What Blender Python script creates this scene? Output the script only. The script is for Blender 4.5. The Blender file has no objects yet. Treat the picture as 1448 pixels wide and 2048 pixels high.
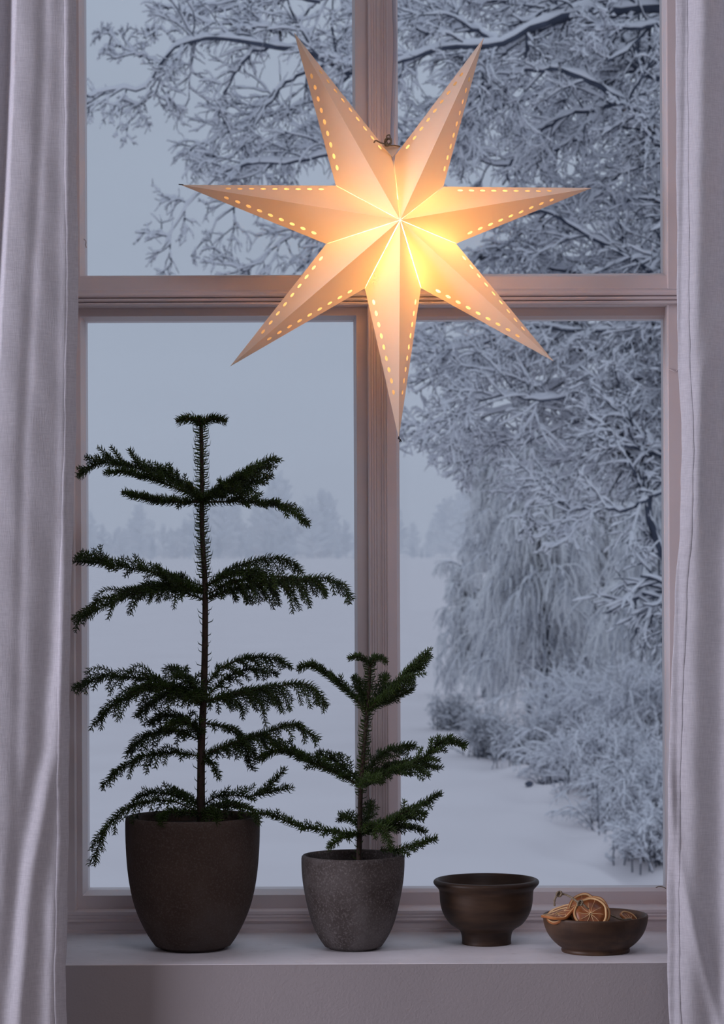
import bpy, bmesh, math, random
import numpy as np
from mathutils import Vector, Matrix
R = np.random.default_rng(7)
random.seed(7)
SC = bpy.context.scene
COL = SC.collection
PI = math.pi

# ------------------------------------------------------------------ camera
FPX = 5400.0; PX0, PY0 = 724.0, 1100.0; CY = -4.75; CZ = 1.47; ROLL = math.radians(0.24)
cam_d = bpy.data.cameras.new('camera'); cam = bpy.data.objects.new('camera', cam_d); COL.objects.link(cam)
cam_d.sensor_fit = 'VERTICAL'; cam_d.sensor_height = 36.0; cam_d.sensor_width = 36.0
cam_d.lens = FPX/2048*36.0
cam_d.shift_y = (PY0-1024)/2048
cam_d.clip_end = 3000; cam_d.clip_start = 0.05
cam_d.dof.use_dof = True; cam_d.dof.focus_distance = 4.50; cam_d.dof.aperture_fstop = 17.0
cam.matrix_world = Matrix.Translation((0, CY, CZ)) @ Matrix.Rotation(PI/2, 4, 'X') @ Matrix.Rotation(-ROLL, 4, 'Z')
SC.camera = cam

# ------------------------------------------------------------------ view, sky, light
SC.view_settings.view_transform = 'Standard'
SC.view_settings.look = 'None'
SC.view_settings.gamma = 1.0
SC.view_settings.use_curve_mapping = False
SC.view_settings.exposure = 0.0
SC.cycles.volume_bounces = 8
SC.cycles.max_bounces = 16
SC.cycles.diffuse_bounces = 8

w = bpy.data.worlds.new('overcast_sky'); SC.world = w; w.use_nodes = True
nt = w.node_tree; nt.nodes.clear()
wo = nt.nodes.new('ShaderNodeOutputWorld'); bg = nt.nodes.new('ShaderNodeBackground')
tc = nt.nodes.new('ShaderNodeTexCoord'); mp = nt.nodes.new('ShaderNodeMapping')
mp.inputs['Scale'].default_value = (3, 3, 9)
nz = nt.nodes.new('ShaderNodeTexNoise'); nz.inputs['Scale'].default_value = 2.2; nz.inputs['Detail'].default_value = 4
rp = nt.nodes.new('ShaderNodeValToRGB')
rp.color_ramp.elements[0].position = 0.3; rp.color_ramp.elements[0].color = (0.345, 0.400, 0.498, 1)
rp.color_ramp.elements[1].position = 0.7; rp.color_ramp.elements[1].color = (0.378, 0.438, 0.545, 1)
nt.links.new(tc.outputs['Generated'], mp.inputs[0]); nt.links.new(mp.outputs[0], nz.inputs[0])
nt.links.new(nz.outputs[0], rp.inputs[0]); nt.links.new(rp.outputs[0], bg.inputs[0]); nt.links.new(bg.outputs[0], wo.inputs[0])
bg.inputs[1].default_value = 1.0

def area(name, loc, target, sx, sy, power, col):
    d = bpy.data.lights.new(name, 'AREA'); d.shape = 'RECTANGLE'; d.size = sx; d.size_y = sy
    d.energy = power; d.color = col
    o = bpy.data.objects.new(name, d); COL.objects.link(o)
    o.location = loc
    o.rotation_euler = (Vector(target)-Vector(loc)).to_track_quat('-Z', 'Y').to_euler()
    return o
# added strong area light, standing in for daylight from an assumed second window, in the left wall close to the corner
area('assumed_side_light', (-4.45, -2.5, 2.1), (0.2, -0.2, 1.35), 1.4, 1.6, 185, (0.86, 0.84, 1.0))
# added overhead fill: a broad cool panel high above the floor, brightens the sill
area('overhead_fill_light', (0.5, -1.9, 3.05), (0.45, -1.5, 0.0), 1.1, 1.1, 20, (0.86, 0.86, 1.0))
# added dim fill from behind the camera, evens out the two curtains
area('back_fill_light', (0.9, -6.9, 1.9), (0.6, 0, 1.2), 1.4, 1.4, 7, (0.80, 0.85, 1.0))

# ------------------------------------------------------------------ helpers
def P(px, py, Y):
    """photo pixel (1448 x 2048 frame) at world depth Y -> world point"""
    dx, dy = px-PX0, PY0-py
    x = dx*math.cos(ROLL)+dy*math.sin(ROLL); z = -dx*math.sin(ROLL)+dy*math.cos(ROLL)
    D = Y-CY
    return np.array((x*D/FPX, Y, CZ+z*D/FPX))
def link(o, parent=None):
    COL.objects.link(o)
    if parent is not None: o.parent = parent
    return o
def tag(o, label=None, cat=None, group=None, kind=None):
    if label: o['label'] = label
    if cat: o['category'] = cat
    if group: o['group'] = group
    if kind: o['kind'] = kind
    return o
def empty(name, loc=(0, 0, 0), label=None, cat=None, group=None, kind=None):
    o = bpy.data.objects.new(name, None); o.location = [float(v) for v in loc]; o.empty_display_size = 0.05
    COL.objects.link(o); return tag(o, label, cat, group, kind)
def mesh_np(name, V, F, mat, parent=None, smooth=True, off=None, attrs=None):
    """V (n,3) world coords, F (m,k) constant-size faces or list of faces"""
    me = bpy.data.meshes.new(name)
    V = np.asarray(V, dtype=np.float64)
    base = np.array(parent.matrix_world.translation) if parent is not None else np.zeros(3)
    if parent is not None:
        q = parent; base = np.zeros(3)
        while q is not None:
            base = base+np.array(q.location); q = q.parent
    V = V-base
    if isinstance(F, np.ndarray):
        k = F.shape[1]; n = len(F)
        me.vertices.add(len(V)); me.vertices.foreach_set('co', V.astype(np.float32).ravel())
        me.loops.add(n*k); me.loops.foreach_set('vertex_index', F.astype(np.int32).ravel())
        me.polygons.add(n); me.polygons.foreach_set('loop_start', np.arange(0, n*k, k, dtype=np.int32))
        me.update(calc_edges=True); me.validate()
    else:
        me.from_pydata([tuple(v) for v in V], [], F); me.update()
    if smooth: me.polygons.foreach_set('use_smooth', np.ones(len(me.polygons), dtype=bool))
    if mat is not None: me.materials.append(mat)
    o = bpy.data.objects.new(name, me)
    return link(o, parent)
def tubes(paths, radii, ns=5, cap=True):
    """paths (N,K,3), radii (N,K) -> verts, quads"""
    paths = np.asarray(paths, float); radii = np.asarray(radii, float)
    N, K, _ = paths.shape
    T = np.gradient(paths, axis=1); T /= np.linalg.norm(T, axis=2, keepdims=True)+1e-12
    m = T.mean(axis=1); ref = np.where(np.abs(m[:, 2:3]) > 0.85, np.array([[1., 0, 0]]), np.array([[0, 0, 1.]]))
    A = np.cross(T, ref[:, None, :]); A /= np.linalg.norm(A, axis=2, keepdims=True)+1e-12
    B = np.cross(T, A)
    ang = np.arange(ns)*2*PI/ns
    V = paths[:, :, None, :]+radii[:, :, None, None]*(A[:, :, None, :]*np.cos(ang)[None, None, :, None]+B[:, :, None, :]*np.sin(ang)[None, None, :, None])
    idx = np.arange(N*K*ns).reshape(N, K, ns)
    a = idx[:, :-1, :]; b = idx[:, 1:, :]
    F = np.stack([a, np.roll(a, -1, 2), np.roll(b, -1, 2), b], axis=-1).reshape(-1, 4)
    return V.reshape(-1, 3), F
def merge(parts):
    Vs, Fs, n = [], [], 0
    for V, F in parts:
        Vs.append(V); Fs.append(F+n); n += len(V)
    return np.concatenate(Vs), np.concatenate(Fs)
def resample(pts, K):
    pts = np.asarray(pts, float)
    # catmull-rom through the points, then K even samples
    n = len(pts)
    if n > 2:
        ex = np.vstack([2*pts[0]-pts[1], pts, 2*pts[-1]-pts[-2]]); out = []
        for i in range(1, n):
            p0, p1, p2, p3 = ex[i-1], ex[i], ex[i+1], ex[i+2]
            for t in np.linspace(0, 1, 9)[:-1]:
                out.append(0.5*((2*p1)+(-p0+p2)*t+(2*p0-5*p1+4*p2-p3)*t*t+(-p0+3*p1-3*p2+p3)*t**3))
        out.append(pts[-1]); pts = np.array(out)
    s = np.concatenate([[0], np.cumsum(np.linalg.norm(np.diff(pts, axis=0), axis=1))])
    u = np.linspace(0, s[-1], K)
    return np.stack([np.interp(u, s, pts[:, k]) for k in range(3)], axis=1)
def lathe(name, prof, c, mat, parent=None, seg=72, wob=0.0, smooth=True):
    """prof: list (r, z) world z; closed at ends when r==0"""
    V = []; F = []
    n = len(prof)
    for i, (r, z) in enumerate(prof):
        for k in range(seg):
            a = 2*PI*k/seg
            rr = r*(1+wob*math.sin(2*a+1.3)*0.5+wob*math.sin(3*a+z*20)*0.5)
            V.append((c[0]+rr*math.cos(a), c[1]+rr*math.sin(a), z+wob*0.12*math.sin(a*2+0.7)*r))
    for i in range(n-1):
        for k in range(seg):
            F.append((i*seg+k, i*seg+(k+1) % seg, (i+1)*seg+(k+1) % seg, (i+1)*seg+k))
    return mesh_np(name, np.array(V), np.array(F), mat, parent, smooth)
def box(name, x0, x1, y0, y1, z0, z1, mat, parent=None, bevel=0.0):
    bm = bmesh.new(); bmesh.ops.create_cube(bm, size=1)
    for v in bm.verts: v.co = (((x0+x1)/2)+v.co.x*(x1-x0), (y0+y1)/2+v.co.y*(y1-y0), (z0+z1)/2+v.co.z*(z1-z0))
    if bevel: bmesh.ops.bevel(bm, geom=bm.edges[:], offset=bevel, segments=2, profile=0.6, affect='EDGES')
    base = Vector((0, 0, 0)); q = parent
    while q is not None: base += q.location; q = q.parent
    bmesh.ops.translate(bm, verts=bm.verts, vec=-base)
    me = bpy.data.meshes.new(name); bm.to_mesh(me); bm.free(); me.materials.append(mat)
    return link(bpy.data.objects.new(name, me), parent)
def bar(name, prof, a0, a1, axis, mat, parent=None, closed=True):
    """sweep a closed profile. axis 'x': prof=(y,z) swept over x; axis 'z': prof=(x,y) swept over z"""
    n = len(prof); V = []
    for a in (a0, a1):
        for p, q in prof: V.append((a, p, q) if axis == 'x' else (p, q, a))
    F = [(i, (i+1) % n, n+(i+1) % n, n+i) for i in range(n)]
    F += [tuple(range(n)), tuple(range(2*n-1, n-1, -1))]
    o = mesh_np(name, np.array(V), F, mat, parent, False)
    bm = bmesh.new(); bm.from_mesh(o.data); bmesh.ops.recalc_face_normals(bm, faces=bm.faces)
    bm.to_mesh(o.data); bm.free()
    return o

# ------------------------------------------------------------------ materials
def mat_new(name):
    m = bpy.data.materials.new(name); m.use_nodes = True; n = m.node_tree; n.nodes.clear()
    out = n.nodes.new('ShaderNodeOutputMaterial'); return m, n, out
def mat_basic(name, c1, c2=None, rough=0.7, scale=20, detail=6, bump=0.0, bscale=None, bdist=0.002, stretch=None, spec=0.5, lo=0.35, hi=0.65, coat=0.0, speck=None, coord='Object'):
    m, n, out = mat_new(name)
    b = n.nodes.new('ShaderNodeBsdfPrincipled'); n.links.new(b.outputs[0], out.inputs[0])
    b.inputs['Roughness'].default_value = rough; b.inputs['Specular IOR Level'].default_value = spec
    b.inputs['Coat Weight'].default_value = coat
    c2 = c2 or c1
    tcn = n.nodes.new('ShaderNodeTexCoord'); mpn = n.nodes.new('ShaderNodeMapping')
    n.links.new(tcn.outputs[coord], mpn.inputs[0])
    if stretch: mpn.inputs['Scale'].default_value = stretch
    t = n.nodes.new('ShaderNodeTexNoise'); t.inputs['Scale'].default_value = scale; t.inputs['Detail'].default_value = detail
    n.links.new(mpn.outputs[0], t.inputs[0])
    r = n.nodes.new('ShaderNodeValToRGB'); n.links.new(t.outputs[0], r.inputs[0])
    r.color_ramp.elements[0].position = lo; r.color_ramp.elements[0].color = (*c1, 1)
    r.color_ramp.elements[1].position = hi; r.color_ramp.elements[1].color = (*c2, 1)
    cout = r.outputs[0]
    if speck:
        for (sc, colr, l, h, stn) in speck:
            m2 = n.nodes.new('ShaderNodeMapping'); n.links.new(tcn.outputs[coord], m2.inputs[0])
            if stn: m2.inputs['Scale'].default_value = stn
            s = n.nodes.new('ShaderNodeTexNoise'); s.inputs['Scale'].default_value = sc; s.inputs['Detail'].default_value = 5; s.inputs['Roughness'].default_value = 0.65
            n.links.new(m2.outputs[0], s.inputs[0])
            rr = n.nodes.new('ShaderNodeMapRange'); rr.inputs[1].default_value = l; rr.inputs[2].default_value = h
            n.links.new(s.outputs[0], rr.inputs[0])
            mx = n.nodes.new('ShaderNodeMix'); mx.data_type = 'RGBA'
            n.links.new(rr.outputs[0], mx.inputs['Factor']); n.links.new(cout, mx.inputs['A']); mx.inputs['B'].default_value = (*colr, 1)
            cout = mx.outputs['Result']
    n.links.new(cout, b.inputs['Base Color'])
    if bump:
        t2 = n.nodes.new('ShaderNodeTexNoise'); t2.inputs['Scale'].default_value = bscale or scale; t2.inputs['Detail'].default_value = 5
        n.links.new(mpn.outputs[0], t2.inputs[0])
        bn = n.nodes.new('ShaderNodeBump'); bn.inputs['Strength'].default_value = bump; bn.inputs['Distance'].default_value = bdist
        n.links.new(t2.outputs[0], bn.inputs['Height']); n.links.new(bn.outputs[0], b.inputs['Normal'])
    return m
M = {}
M['wall'] = mat_basic('painted_plaster', (0.305, 0.28, 0.285), (0.34, 0.312, 0.317), 0.85, 3, bump=0.5, bscale=260, bdist=0.0012)
M['paint'] = mat_basic('window_paint', (0.70, 0.62, 0.62), (0.75, 0.67, 0.67), 0.5, 5, spec=0.35)
M['sill'] = mat_basic('sill_paint', (0.70, 0.67, 0.69), (0.79, 0.76, 0.78), 0.6, 9, bump=0.3, bscale=45, bdist=0.001,
                      speck=[(120, (0.30, 0.27, 0.26), 0.74, 0.80, None), (30, (0.62, 0.58, 0.59), 0.56, 0.80, None)])
M['ceil'] = mat_basic('ceiling_paint', (0.55, 0.53, 0.52), None, 0.9, 4)
M['floor'] = mat_basic('floor_boards', (0.20, 0.14, 0.10), (0.27, 0.19, 0.13), 0.6, 4, stretch=(12, 1, 1))
M['pot'] = mat_basic('pot_clay_smooth', (0.060, 0.040, 0.031), (0.082, 0.057, 0.045), 0.8, 14, spec=0.25, bump=0.35, bscale=220, bdist=0.0008,
                     speck=[(330, (0.13, 0.11, 0.10), 0.50, 0.80, None), (7, (0.085, 0.072, 0.066), 0.50, 0.78, None)])
M['pot2'] = mat_basic('pot_clay_chalky', (0.056, 0.043, 0.039), (0.10, 0.086, 0.081), 0.85, 16, spec=0.25, bump=0.6, bscale=170, bdist=0.0012,
                      speck=[(300, (0.22, 0.20, 0.19), 0.50, 0.76, None), (11, (0.15, 0.135, 0.13), 0.5, 0.70, None), (420, (0.03, 0.024, 0.02), 0.66, 0.74, None)])
M['soil'] = mat_basic('soil', (0.012, 0.009, 0.007), (0.03, 0.022, 0.016), 0.95, 120, bump=1, bscale=150, bdist=0.004)
M['wood'] = mat_basic('dark_wood', (0.028, 0.015, 0.009), (0.066, 0.036, 0.020), 0.5, 10, spec=0.28, stretch=(1, 1, 7), bump=0.2, bscale=30, bdist=0.0006,
                      speck=[(11, (0.030, 0.016, 0.010), 0.50, 0.72, (1, 1, 3)), (16, (0.20, 0.13, 0.06), 0.67, 0.80, (1, 1, 5))])
M['wood2'] = mat_basic('brown_wood', (0.040, 0.021, 0.013), (0.092, 0.050, 0.028), 0.5, 9, spec=0.28, stretch=(1, 1, 4), bump=0.2, bscale=30, bdist=0.0006,
                       speck=[(8, (0.12, 0.065, 0.03), 0.56, 0.78, (1, 1, 2)), (12, (0.032, 0.018, 0.012), 0.52, 0.7, None)])
M['needle'] = mat_basic('pine_needles', (0.018, 0.036, 0.004), (0.040, 0.075, 0.009), 0.5, 30, spec=0.3)
M['stem'] = mat_basic('green_brown_stem', (0.035, 0.028, 0.012), (0.05, 0.03, 0.018), 0.8, 60, bump=0.6, bscale=200, bdist=0.001)
M['bark_stem'] = mat_basic('brown_stem', (0.028, 0.016, 0.011), (0.055, 0.032, 0.022), 0.85, 60, bump=0.8, bscale=200, bdist=0.0015)
M['cord'] = mat_basic('grey_cord', (0.50, 0.50, 0.58), None, 0.5)
M['twine'] = mat_basic('twine', (0.16, 0.12, 0.075), (0.27, 0.21, 0.14), 0.95, 300, bump=1, bscale=600, bdist=0.0008)
M['brass'] = mat_basic('bulb_socket', (0.6, 0.55, 0.5), None, 0.5)
M['bark'] = mat_basic('hazed_bark', (0.050, 0.060, 0.092), (0.088, 0.102, 0.148), 0.95, 8)  # lightened and blued so the colour carries haze over the near tree
M['snow'] = mat_basic('snow', (0.94, 0.945, 0.99), (0.965, 0.965, 1.0), 0.9, 3, spec=0.1)
M['twig_frost'] = mat_basic('frosted_twigs', (0.86, 0.87, 0.90), (0.97, 0.97, 0.98), 0.95, 1.2, spec=0.1, coord='Object')
M['twig_dim'] = mat_basic('half_frosted_twigs', (0.38, 0.40, 0.47), (0.66, 0.68, 0.74), 0.95, 1.2, spec=0.1)
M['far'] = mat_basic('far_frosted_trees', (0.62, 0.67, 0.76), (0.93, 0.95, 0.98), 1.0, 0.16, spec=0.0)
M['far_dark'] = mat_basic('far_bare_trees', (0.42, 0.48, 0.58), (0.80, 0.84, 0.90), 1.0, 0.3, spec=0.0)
M['ground'] = mat_basic('snow_ground', (0.94, 0.875, 0.885), (0.98, 0.915, 0.925), 0.95, 0.35, spec=0.05)

def mat_glass():
    m, n, out = mat_new('window_glass')
    tr = n.nodes.new('ShaderNodeBsdfTransparent'); tr.inputs[0].default_value = (0.97, 0.98, 0.985, 1)
    gl = n.nodes.new('ShaderNodeBsdfGlossy'); gl.inputs['Roughness'].default_value = 0.02
    fr = n.nodes.new('ShaderNodeFresnel'); fr.inputs[0].default_value = 1.25
    mx = n.nodes.new('ShaderNodeMixShader'); n.links.new(fr.outputs[0], mx.inputs[0])
    n.links.new(tr.outputs[0], mx.inputs[1]); n.links.new(gl.outputs[0], mx.inputs[2]); n.links.new(mx.outputs[0], out.inputs[0])
    return m
M['glass'] = mat_glass()
def mat_cloth():
    m, n, out = mat_new('white_linen')
    tcn = n.nodes.new('ShaderNodeTexCoord')
    hs = []
    for st in ((800, 800, 60), (60, 60, 800)):
        mp_ = n.nodes.new('ShaderNodeMapping'); mp_.inputs['Scale'].default_value = st; n.links.new(tcn.outputs['Object'], mp_.inputs[0])
        t = n.nodes.new('ShaderNodeTexNoise'); t.inputs['Scale'].default_value = 1.0; t.inputs['Detail'].default_value = 3; n.links.new(mp_.outputs[0], t.inputs[0]); hs.append(t)
    ad = n.nodes.new('ShaderNodeMath'); ad.operation = 'ADD'; n.links.new(hs[0].outputs[0], ad.inputs[0]); n.links.new(hs[1].outputs[0], ad.inputs[1])
    mr = n.nodes.new('ShaderNodeMapRange'); mr.inputs[1].default_value = 0.7; mr.inputs[2].default_value = 1.3; n.links.new(ad.outputs[0], mr.inputs[0])
    cr = n.nodes.new('ShaderNodeValToRGB'); n.links.new(mr.outputs[0], cr.inputs[0])
    cr.color_ramp.elements[0].color = (0.57, 0.56, 0.60, 1); cr.color_ramp.elements[1].color = (0.71, 0.70, 0.74, 1)
    bn = n.nodes.new('ShaderNodeBump'); bn.inputs['Strength'].default_value = 0.35; bn.inputs['Distance'].default_value = 0.0008; n.links.new(mr.outputs[0], bn.inputs['Height'])
    d = n.nodes.new('ShaderNodeBsdfDiffuse'); tl = n.nodes.new('ShaderNodeBsdfTranslucent')
    for s in (d, tl): n.links.new(cr.outputs[0], s.inputs[0]); n.links.new(bn.outputs[0], s.inputs['Normal'])
    mx = n.nodes.new('ShaderNodeMixShader'); mx.inputs[0].default_value = 0.22
    n.links.new(d.outputs[0], mx.inputs[1]); n.links.new(tl.outputs[0], mx.inputs[2]); n.links.new(mx.outputs[0], out.inputs[0])
    return m
M['cloth'] = mat_cloth()
def mat_paper():
    m, n, out = mat_new('star_paper')
    tcn = n.nodes.new('ShaderNodeTexCoord')
    t = n.nodes.new('ShaderNodeTexNoise'); t.inputs['Scale'].default_value = 90; t.inputs['Detail'].default_value = 6; n.links.new(tcn.outputs['Object'], t.inputs[0])
    cr = n.nodes.new('ShaderNodeValToRGB'); n.links.new(t.outputs[0], cr.inputs[0])
    cr.color_ramp.elements[0].position = 0.3; cr.color_ramp.elements[0].color = (1.0, 0.66, 0.30, 1)
    cr.color_ramp.elements[1].position = 0.7; cr.color_ramp.elements[1].color = (1.0, 0.72, 0.36, 1)
    d = n.nodes.new('ShaderNodeBsdfDiffuse'); d.inputs[0].default_value = (0.91, 0.82, 0.70, 1)
    tl = n.nodes.new('ShaderNodeBsdfTranslucent'); n.links.new(cr.outputs[0], tl.inputs[0])
    mx = n.nodes.new('ShaderNodeMixShader'); mx.inputs[0].default_value = 0.135
    n.links.new(d.outputs[0], mx.inputs[1]); n.links.new(tl.outputs[0], mx.inputs[2]); n.links.new(mx.outputs[0], out.inputs[0])
    return m
M['paper'] = mat_paper()
def mat_emit(name, c, s):
    m, n, out = mat_new(name); e = n.nodes.new('ShaderNodeEmission'); e.inputs[0].default_value = (*c, 1); e.inputs[1].default_value = s
    n.links.new(e.outputs[0], out.inputs[0]); return m
M['bulb'] = mat_emit('lit_bulb', (1.0, 0.64, 0.28), 97)
def mat_orange():
    m, n, out = mat_new('dried_orange_flesh')
    b = n.nodes.new('ShaderNodeBsdfPrincipled'); n.links.new(b.outputs[0], out.inputs[0]); b.inputs['Roughness'].default_value = 0.45
    tcn = n.nodes.new('ShaderNodeTexCoord')
    t = n.nodes.new('ShaderNodeTexNoise'); t.inputs['Scale'].default_value = 60; n.links.new(tcn.outputs['Object'], t.inputs[0])
    cr = n.nodes.new('ShaderNodeValToRGB'); n.links.new(t.outputs[0], cr.inputs[0])
    cr.color_ramp.elements[0].position = 0.3; cr.color_ramp.elements[0].color = (0.16, 0.042, 0.010, 1)
    cr.color_ramp.elements[1].position = 0.75; cr.color_ramp.elements[1].color = (0.36, 0.11, 0.022, 1)
    n.links.new(cr.outputs[0], b.inputs['Base Color'])
    return m
M['orange'] = mat_orange()
M['peel'] = mat_basic('dried_orange_peel', (0.30, 0.09, 0.02), (0.48, 0.17, 0.04), 0.6, 50, bump=0.5, bscale=200, bdist=0.001)
M['pith'] = mat_basic('dried_orange_pith', (0.60, 0.38, 0.17), (0.75, 0.52, 0.27), 0.7, 40)

# ------------------------------------------------------------------ room shell
SILL = CZ-(1927-PY0)*(-0.36-CY)/FPX          # height of the sill top
OX0, OX1, OZ1 = -0.555, 0.595, 2.78          # opening in the window wall
def ring_wall(name, x0, x1, z0, z1, hx0, hx1, hz0, hz1, y0, y1, mat):
    V = []
    for y in (y0, y1):
        V += [(x0, y, z0), (x1, y, z0), (x1, y, z1), (x0, y, z1), (hx0, y, hz0), (hx1, y, hz0), (hx1, y, hz1), (hx0, y, hz1)]
    F = []
    for i in range(4):
        j = (i+1) % 4
        F += [(i, j, 4+j, 4+i), (8+j, 8+i, 12+i, 12+j), (j, i, 8+i, 8+j), (4+i, 4+j, 12+j, 12+i)]
    o = mesh_np(name, np.array(V, float), F, mat, None, False)
    return o
ZC = 3.15
tag(ring_wall('wall_front', -5.0, 3.1, -0.02, ZC+0.02, OX0, OX1, SILL-0.0016, OZ1, -0.36, 0.13, M['wall']), kind='structure')
def side_wall_with_hole():
    # left wall with an added opening for the assumed second window (wall lies in the y-z plane)
    V = []; y0, y1, z0, z1, h = -7.1, -0.36, -0.02, ZC+0.02, (-3.25, -1.75, 1.1, 2.8)
    for x in (-5.0, -4.65):
        V += [(x, y0, z0), (x, y1, z0), (x, y1, z1), (x, y0, z1), (x, h[0], h[2]), (x, h[1], h[2]), (x, h[1], h[3]), (x, h[0], h[3])]
    F = []
    for i in range(4):
        j = (i+1) % 4
        F += [(i, j, 4+j, 4+i), (8+j, 8+i, 12+i, 12+j), (j, i, 8+i, 8+j), (4+i, 4+j, 12+j, 12+i)]
    return mesh_np('wall_left', np.array(V, float), F, M['wall'], None, False)
tag(side_wall_with_hole(), kind='structure')
tag(box('wall_right', 2.8, 3.1, -7.1, -0.36, -0.02, ZC+0.02, M['wall']), kind='structure')
tag(box('wall_back', -5.0, 3.1, -7.4, -7.1, -0.02, ZC+0.02, M['wall']), kind='structure')
tag(box('floor', -5.0, 3.1, -7.4, 0.13, -0.22, -0.02, M['floor']), kind='structure')
tag(box('ceiling', -5.0, 3.1, -7.4, 0.13, ZC+0.02, ZC+0.2, M['ceil']), kind='structure')
sill = box('trim_1', OX0, OX1, -0.3605, 0.055, SILL-0.0015, SILL, M['sill'], bevel=0.0003)
tag(sill, kind='structure')

# ------------------------------------------------------------------ window
win = empty('window_1', (0, 0, SILL), kind='structure')
YG = 0.062      # glass plane
def zat(py, Y, px=724): return float(P(px, py, Y)[2])
def xat(px, Y, py=1100): return float(P(px, py, Y)[0])
z_bot = zat(1777, YG); z_low_top = zat(641, YG); z_up_bot = zat(549.5, YG)
xl0 = xat(173.5, YG); xm0 = xat(708.5, YG); xm1 = xat(799.5, YG); xr1 = xat(1327.5, YG)
xs = [(xl0, xm0), (xm1, xr1)]
# bottom rail of the outer frame: flat foot, three ridges, sloped ledge (y, z)
zt = zat(1843, 0.0); z2 = zat(1822, 0.0); z3 = zat(1812, 0.034)
prof = [(0.10, SILL), (0.000, SILL), (0.000, SILL+0.004), (0.004, SILL+0.006), (0.004, zt-0.001), (0.000, zt+0.0005), (-0.002, zt+0.002), (0.000, zt+0.004),
        (0.002, zt+0.0055), (0.0008, zt+0.0075), (-0.0002, zt+0.009), (0.0008, zt+0.0105), (0.0018, zt+0.0115), (0.000, zt+0.0135), (0.000, z2), (0.010, z2+0.003), (0.034, z3), (0.10, z3)]
bar('bottom_rail', prof, OX0, OX1, 'x', M['paint'], win)
# transom: square upper part, cove, three ridges, dark recess below
za = zat(553, 0.02); zb = zat(586, -0.008); zc = zat(611, -0.012)
h3 = (zb-zc)/3
prof = [(0.10, za), (0.022, za), (0.012, za-0.002), (0.010, za-0.012), (0.008, zb+0.008), (-0.004, zb+0.003)]
for k in range(3):
    prof += [(-0.004, zb-k*h3-0.0005), (-0.012, zb-k*h3-0.0015), (-0.0135, zb-k*h3-h3*0.45), (-0.012, zb-k*h3-h3*0.8), (-0.004, zb-k*h3-h3*0.92)]
prof += [(-0.004, zc), (0.10, zc)]
bar('transom', prof, OX0, OX1, 'x', M['paint'], win)
# central mullion, ribbed front
def mull(z0, z1, name, pxa, pxb, py):
    f = lambda px: xat(px, -0.005, py)
    Yf = -0.006
    pr = [(f(pxa), 0.10), (f(pxa), Yf+0.004), (f(pxa+2), Yf)]
    for g in (6, 11, 16):   # left reeds
        pr += [(f(pxa+g-2.2), Yf), (f(pxa+g), Yf+0.0017), (f(pxa+g+2.2), Yf-0.0004)]
    pr += [(f(pxa+19), Yf+0.0015), (f(pxb-16), Yf+0.0015)]
    for g in (14, 9, 4):
        pr += [(f(pxb-g-2.2), Yf), (f(pxb-g), Yf+0.0022), (f(pxb-g+2.2), Yf-0.0006)]
    pr += [(f(pxb), Yf), (f(pxb), 0.10)]
    return bar(name, pr, z0, z1, 'z', M['paint'], win)
mull(z_up_bot-0.02, OZ1, 'mullion', 736, 776, 280)
mull(SILL+0.03, zc+0.002, 'mullion', 737, 777, 1200)
bar('jamb', [(OX0, 0.10), (OX0, 0.004), (xat(147, 0.004), 0.004), (xat(150, 0.004), 0.008), (xat(150, 0.004), 0.10)], z2, OZ1, 'z', M['paint'], win)
bar('jamb', [(OX1, 0.10), (OX1, 0.004), (xat(1339, 0.004), 0.004), (xat(1337, 0.004), 0.008), (xat(1337, 0.004), 0.10)], z2, OZ1, 'z', M['paint'], win)
box('head_rail', OX0, OX1, 0.0, 0.10, OZ1-0.07, OZ1, M['paint'], win)
# sashes, each a mitred rectangular frame with a bevelled glazing edge, and its pane
def sash(x0, x1, z0, z1, ox0, ox1, oz0, oz1, yf):
    g = 0.0055
    rings = [(ox0, ox1, oz0, oz1, 0.095), (ox0, ox1, oz0, oz1, yf), (x0-g, x1+g, z0-g, z1+g, yf), (x0, x1, z0, z1, YG-0.004), (x0, x1, z0, z1, 0.095)]
    V = []
    for (a, b, c, d, y) in rings: V += [(a, y, c), (b, y, c), (b, y, d), (a, y, d)]
    F = []
    n = len(rings)
    for r in range(n):
        s = (r+1) % n
        for i in range(4):
            j = (i+1) % 4; F.append((r*4+i, r*4+j, s*4+j, s*4+i))
    o = mesh_np('sash', np.array(V), F, M['paint'], win, False)
    bm = bmesh.new(); bm.from_mesh(o.data); bmesh.ops.recalc_face_normals(bm, faces=bm.faces); bm.to_mesh(o.data); bm.free()
    e = 0.004
    mesh_np('glass_pane', np.array([(x0-e, YG, z0-e), (x1+e, YG, z0-e), (x1+e, YG, z1+e), (x0-e, YG, z1+e)]), [(0, 1, 2, 3)], M['glass'], o, False)
    return o
xj0 = xat(149, 0.03); xj1 = xat(1338, 0.03); xc = (xat(755, 0.03))
ztop = OZ1-0.11
for (x0, x1), (o0, o1), yf in zip(xs, ((xj0, xc-0.0005), (xc+0.0005, xj1)), (0.014, 0.034)):
    sash(x0, x1, z_bot, z_low_top, o0, o1, z3-0.004, zc+0.01, yf+0.014 if yf > .02 else 0.020)
    sash(x0, x1, z_up_bot, ztop, o0, o1, z_up_bot-0.02, OZ1-0.03, yf)
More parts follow.
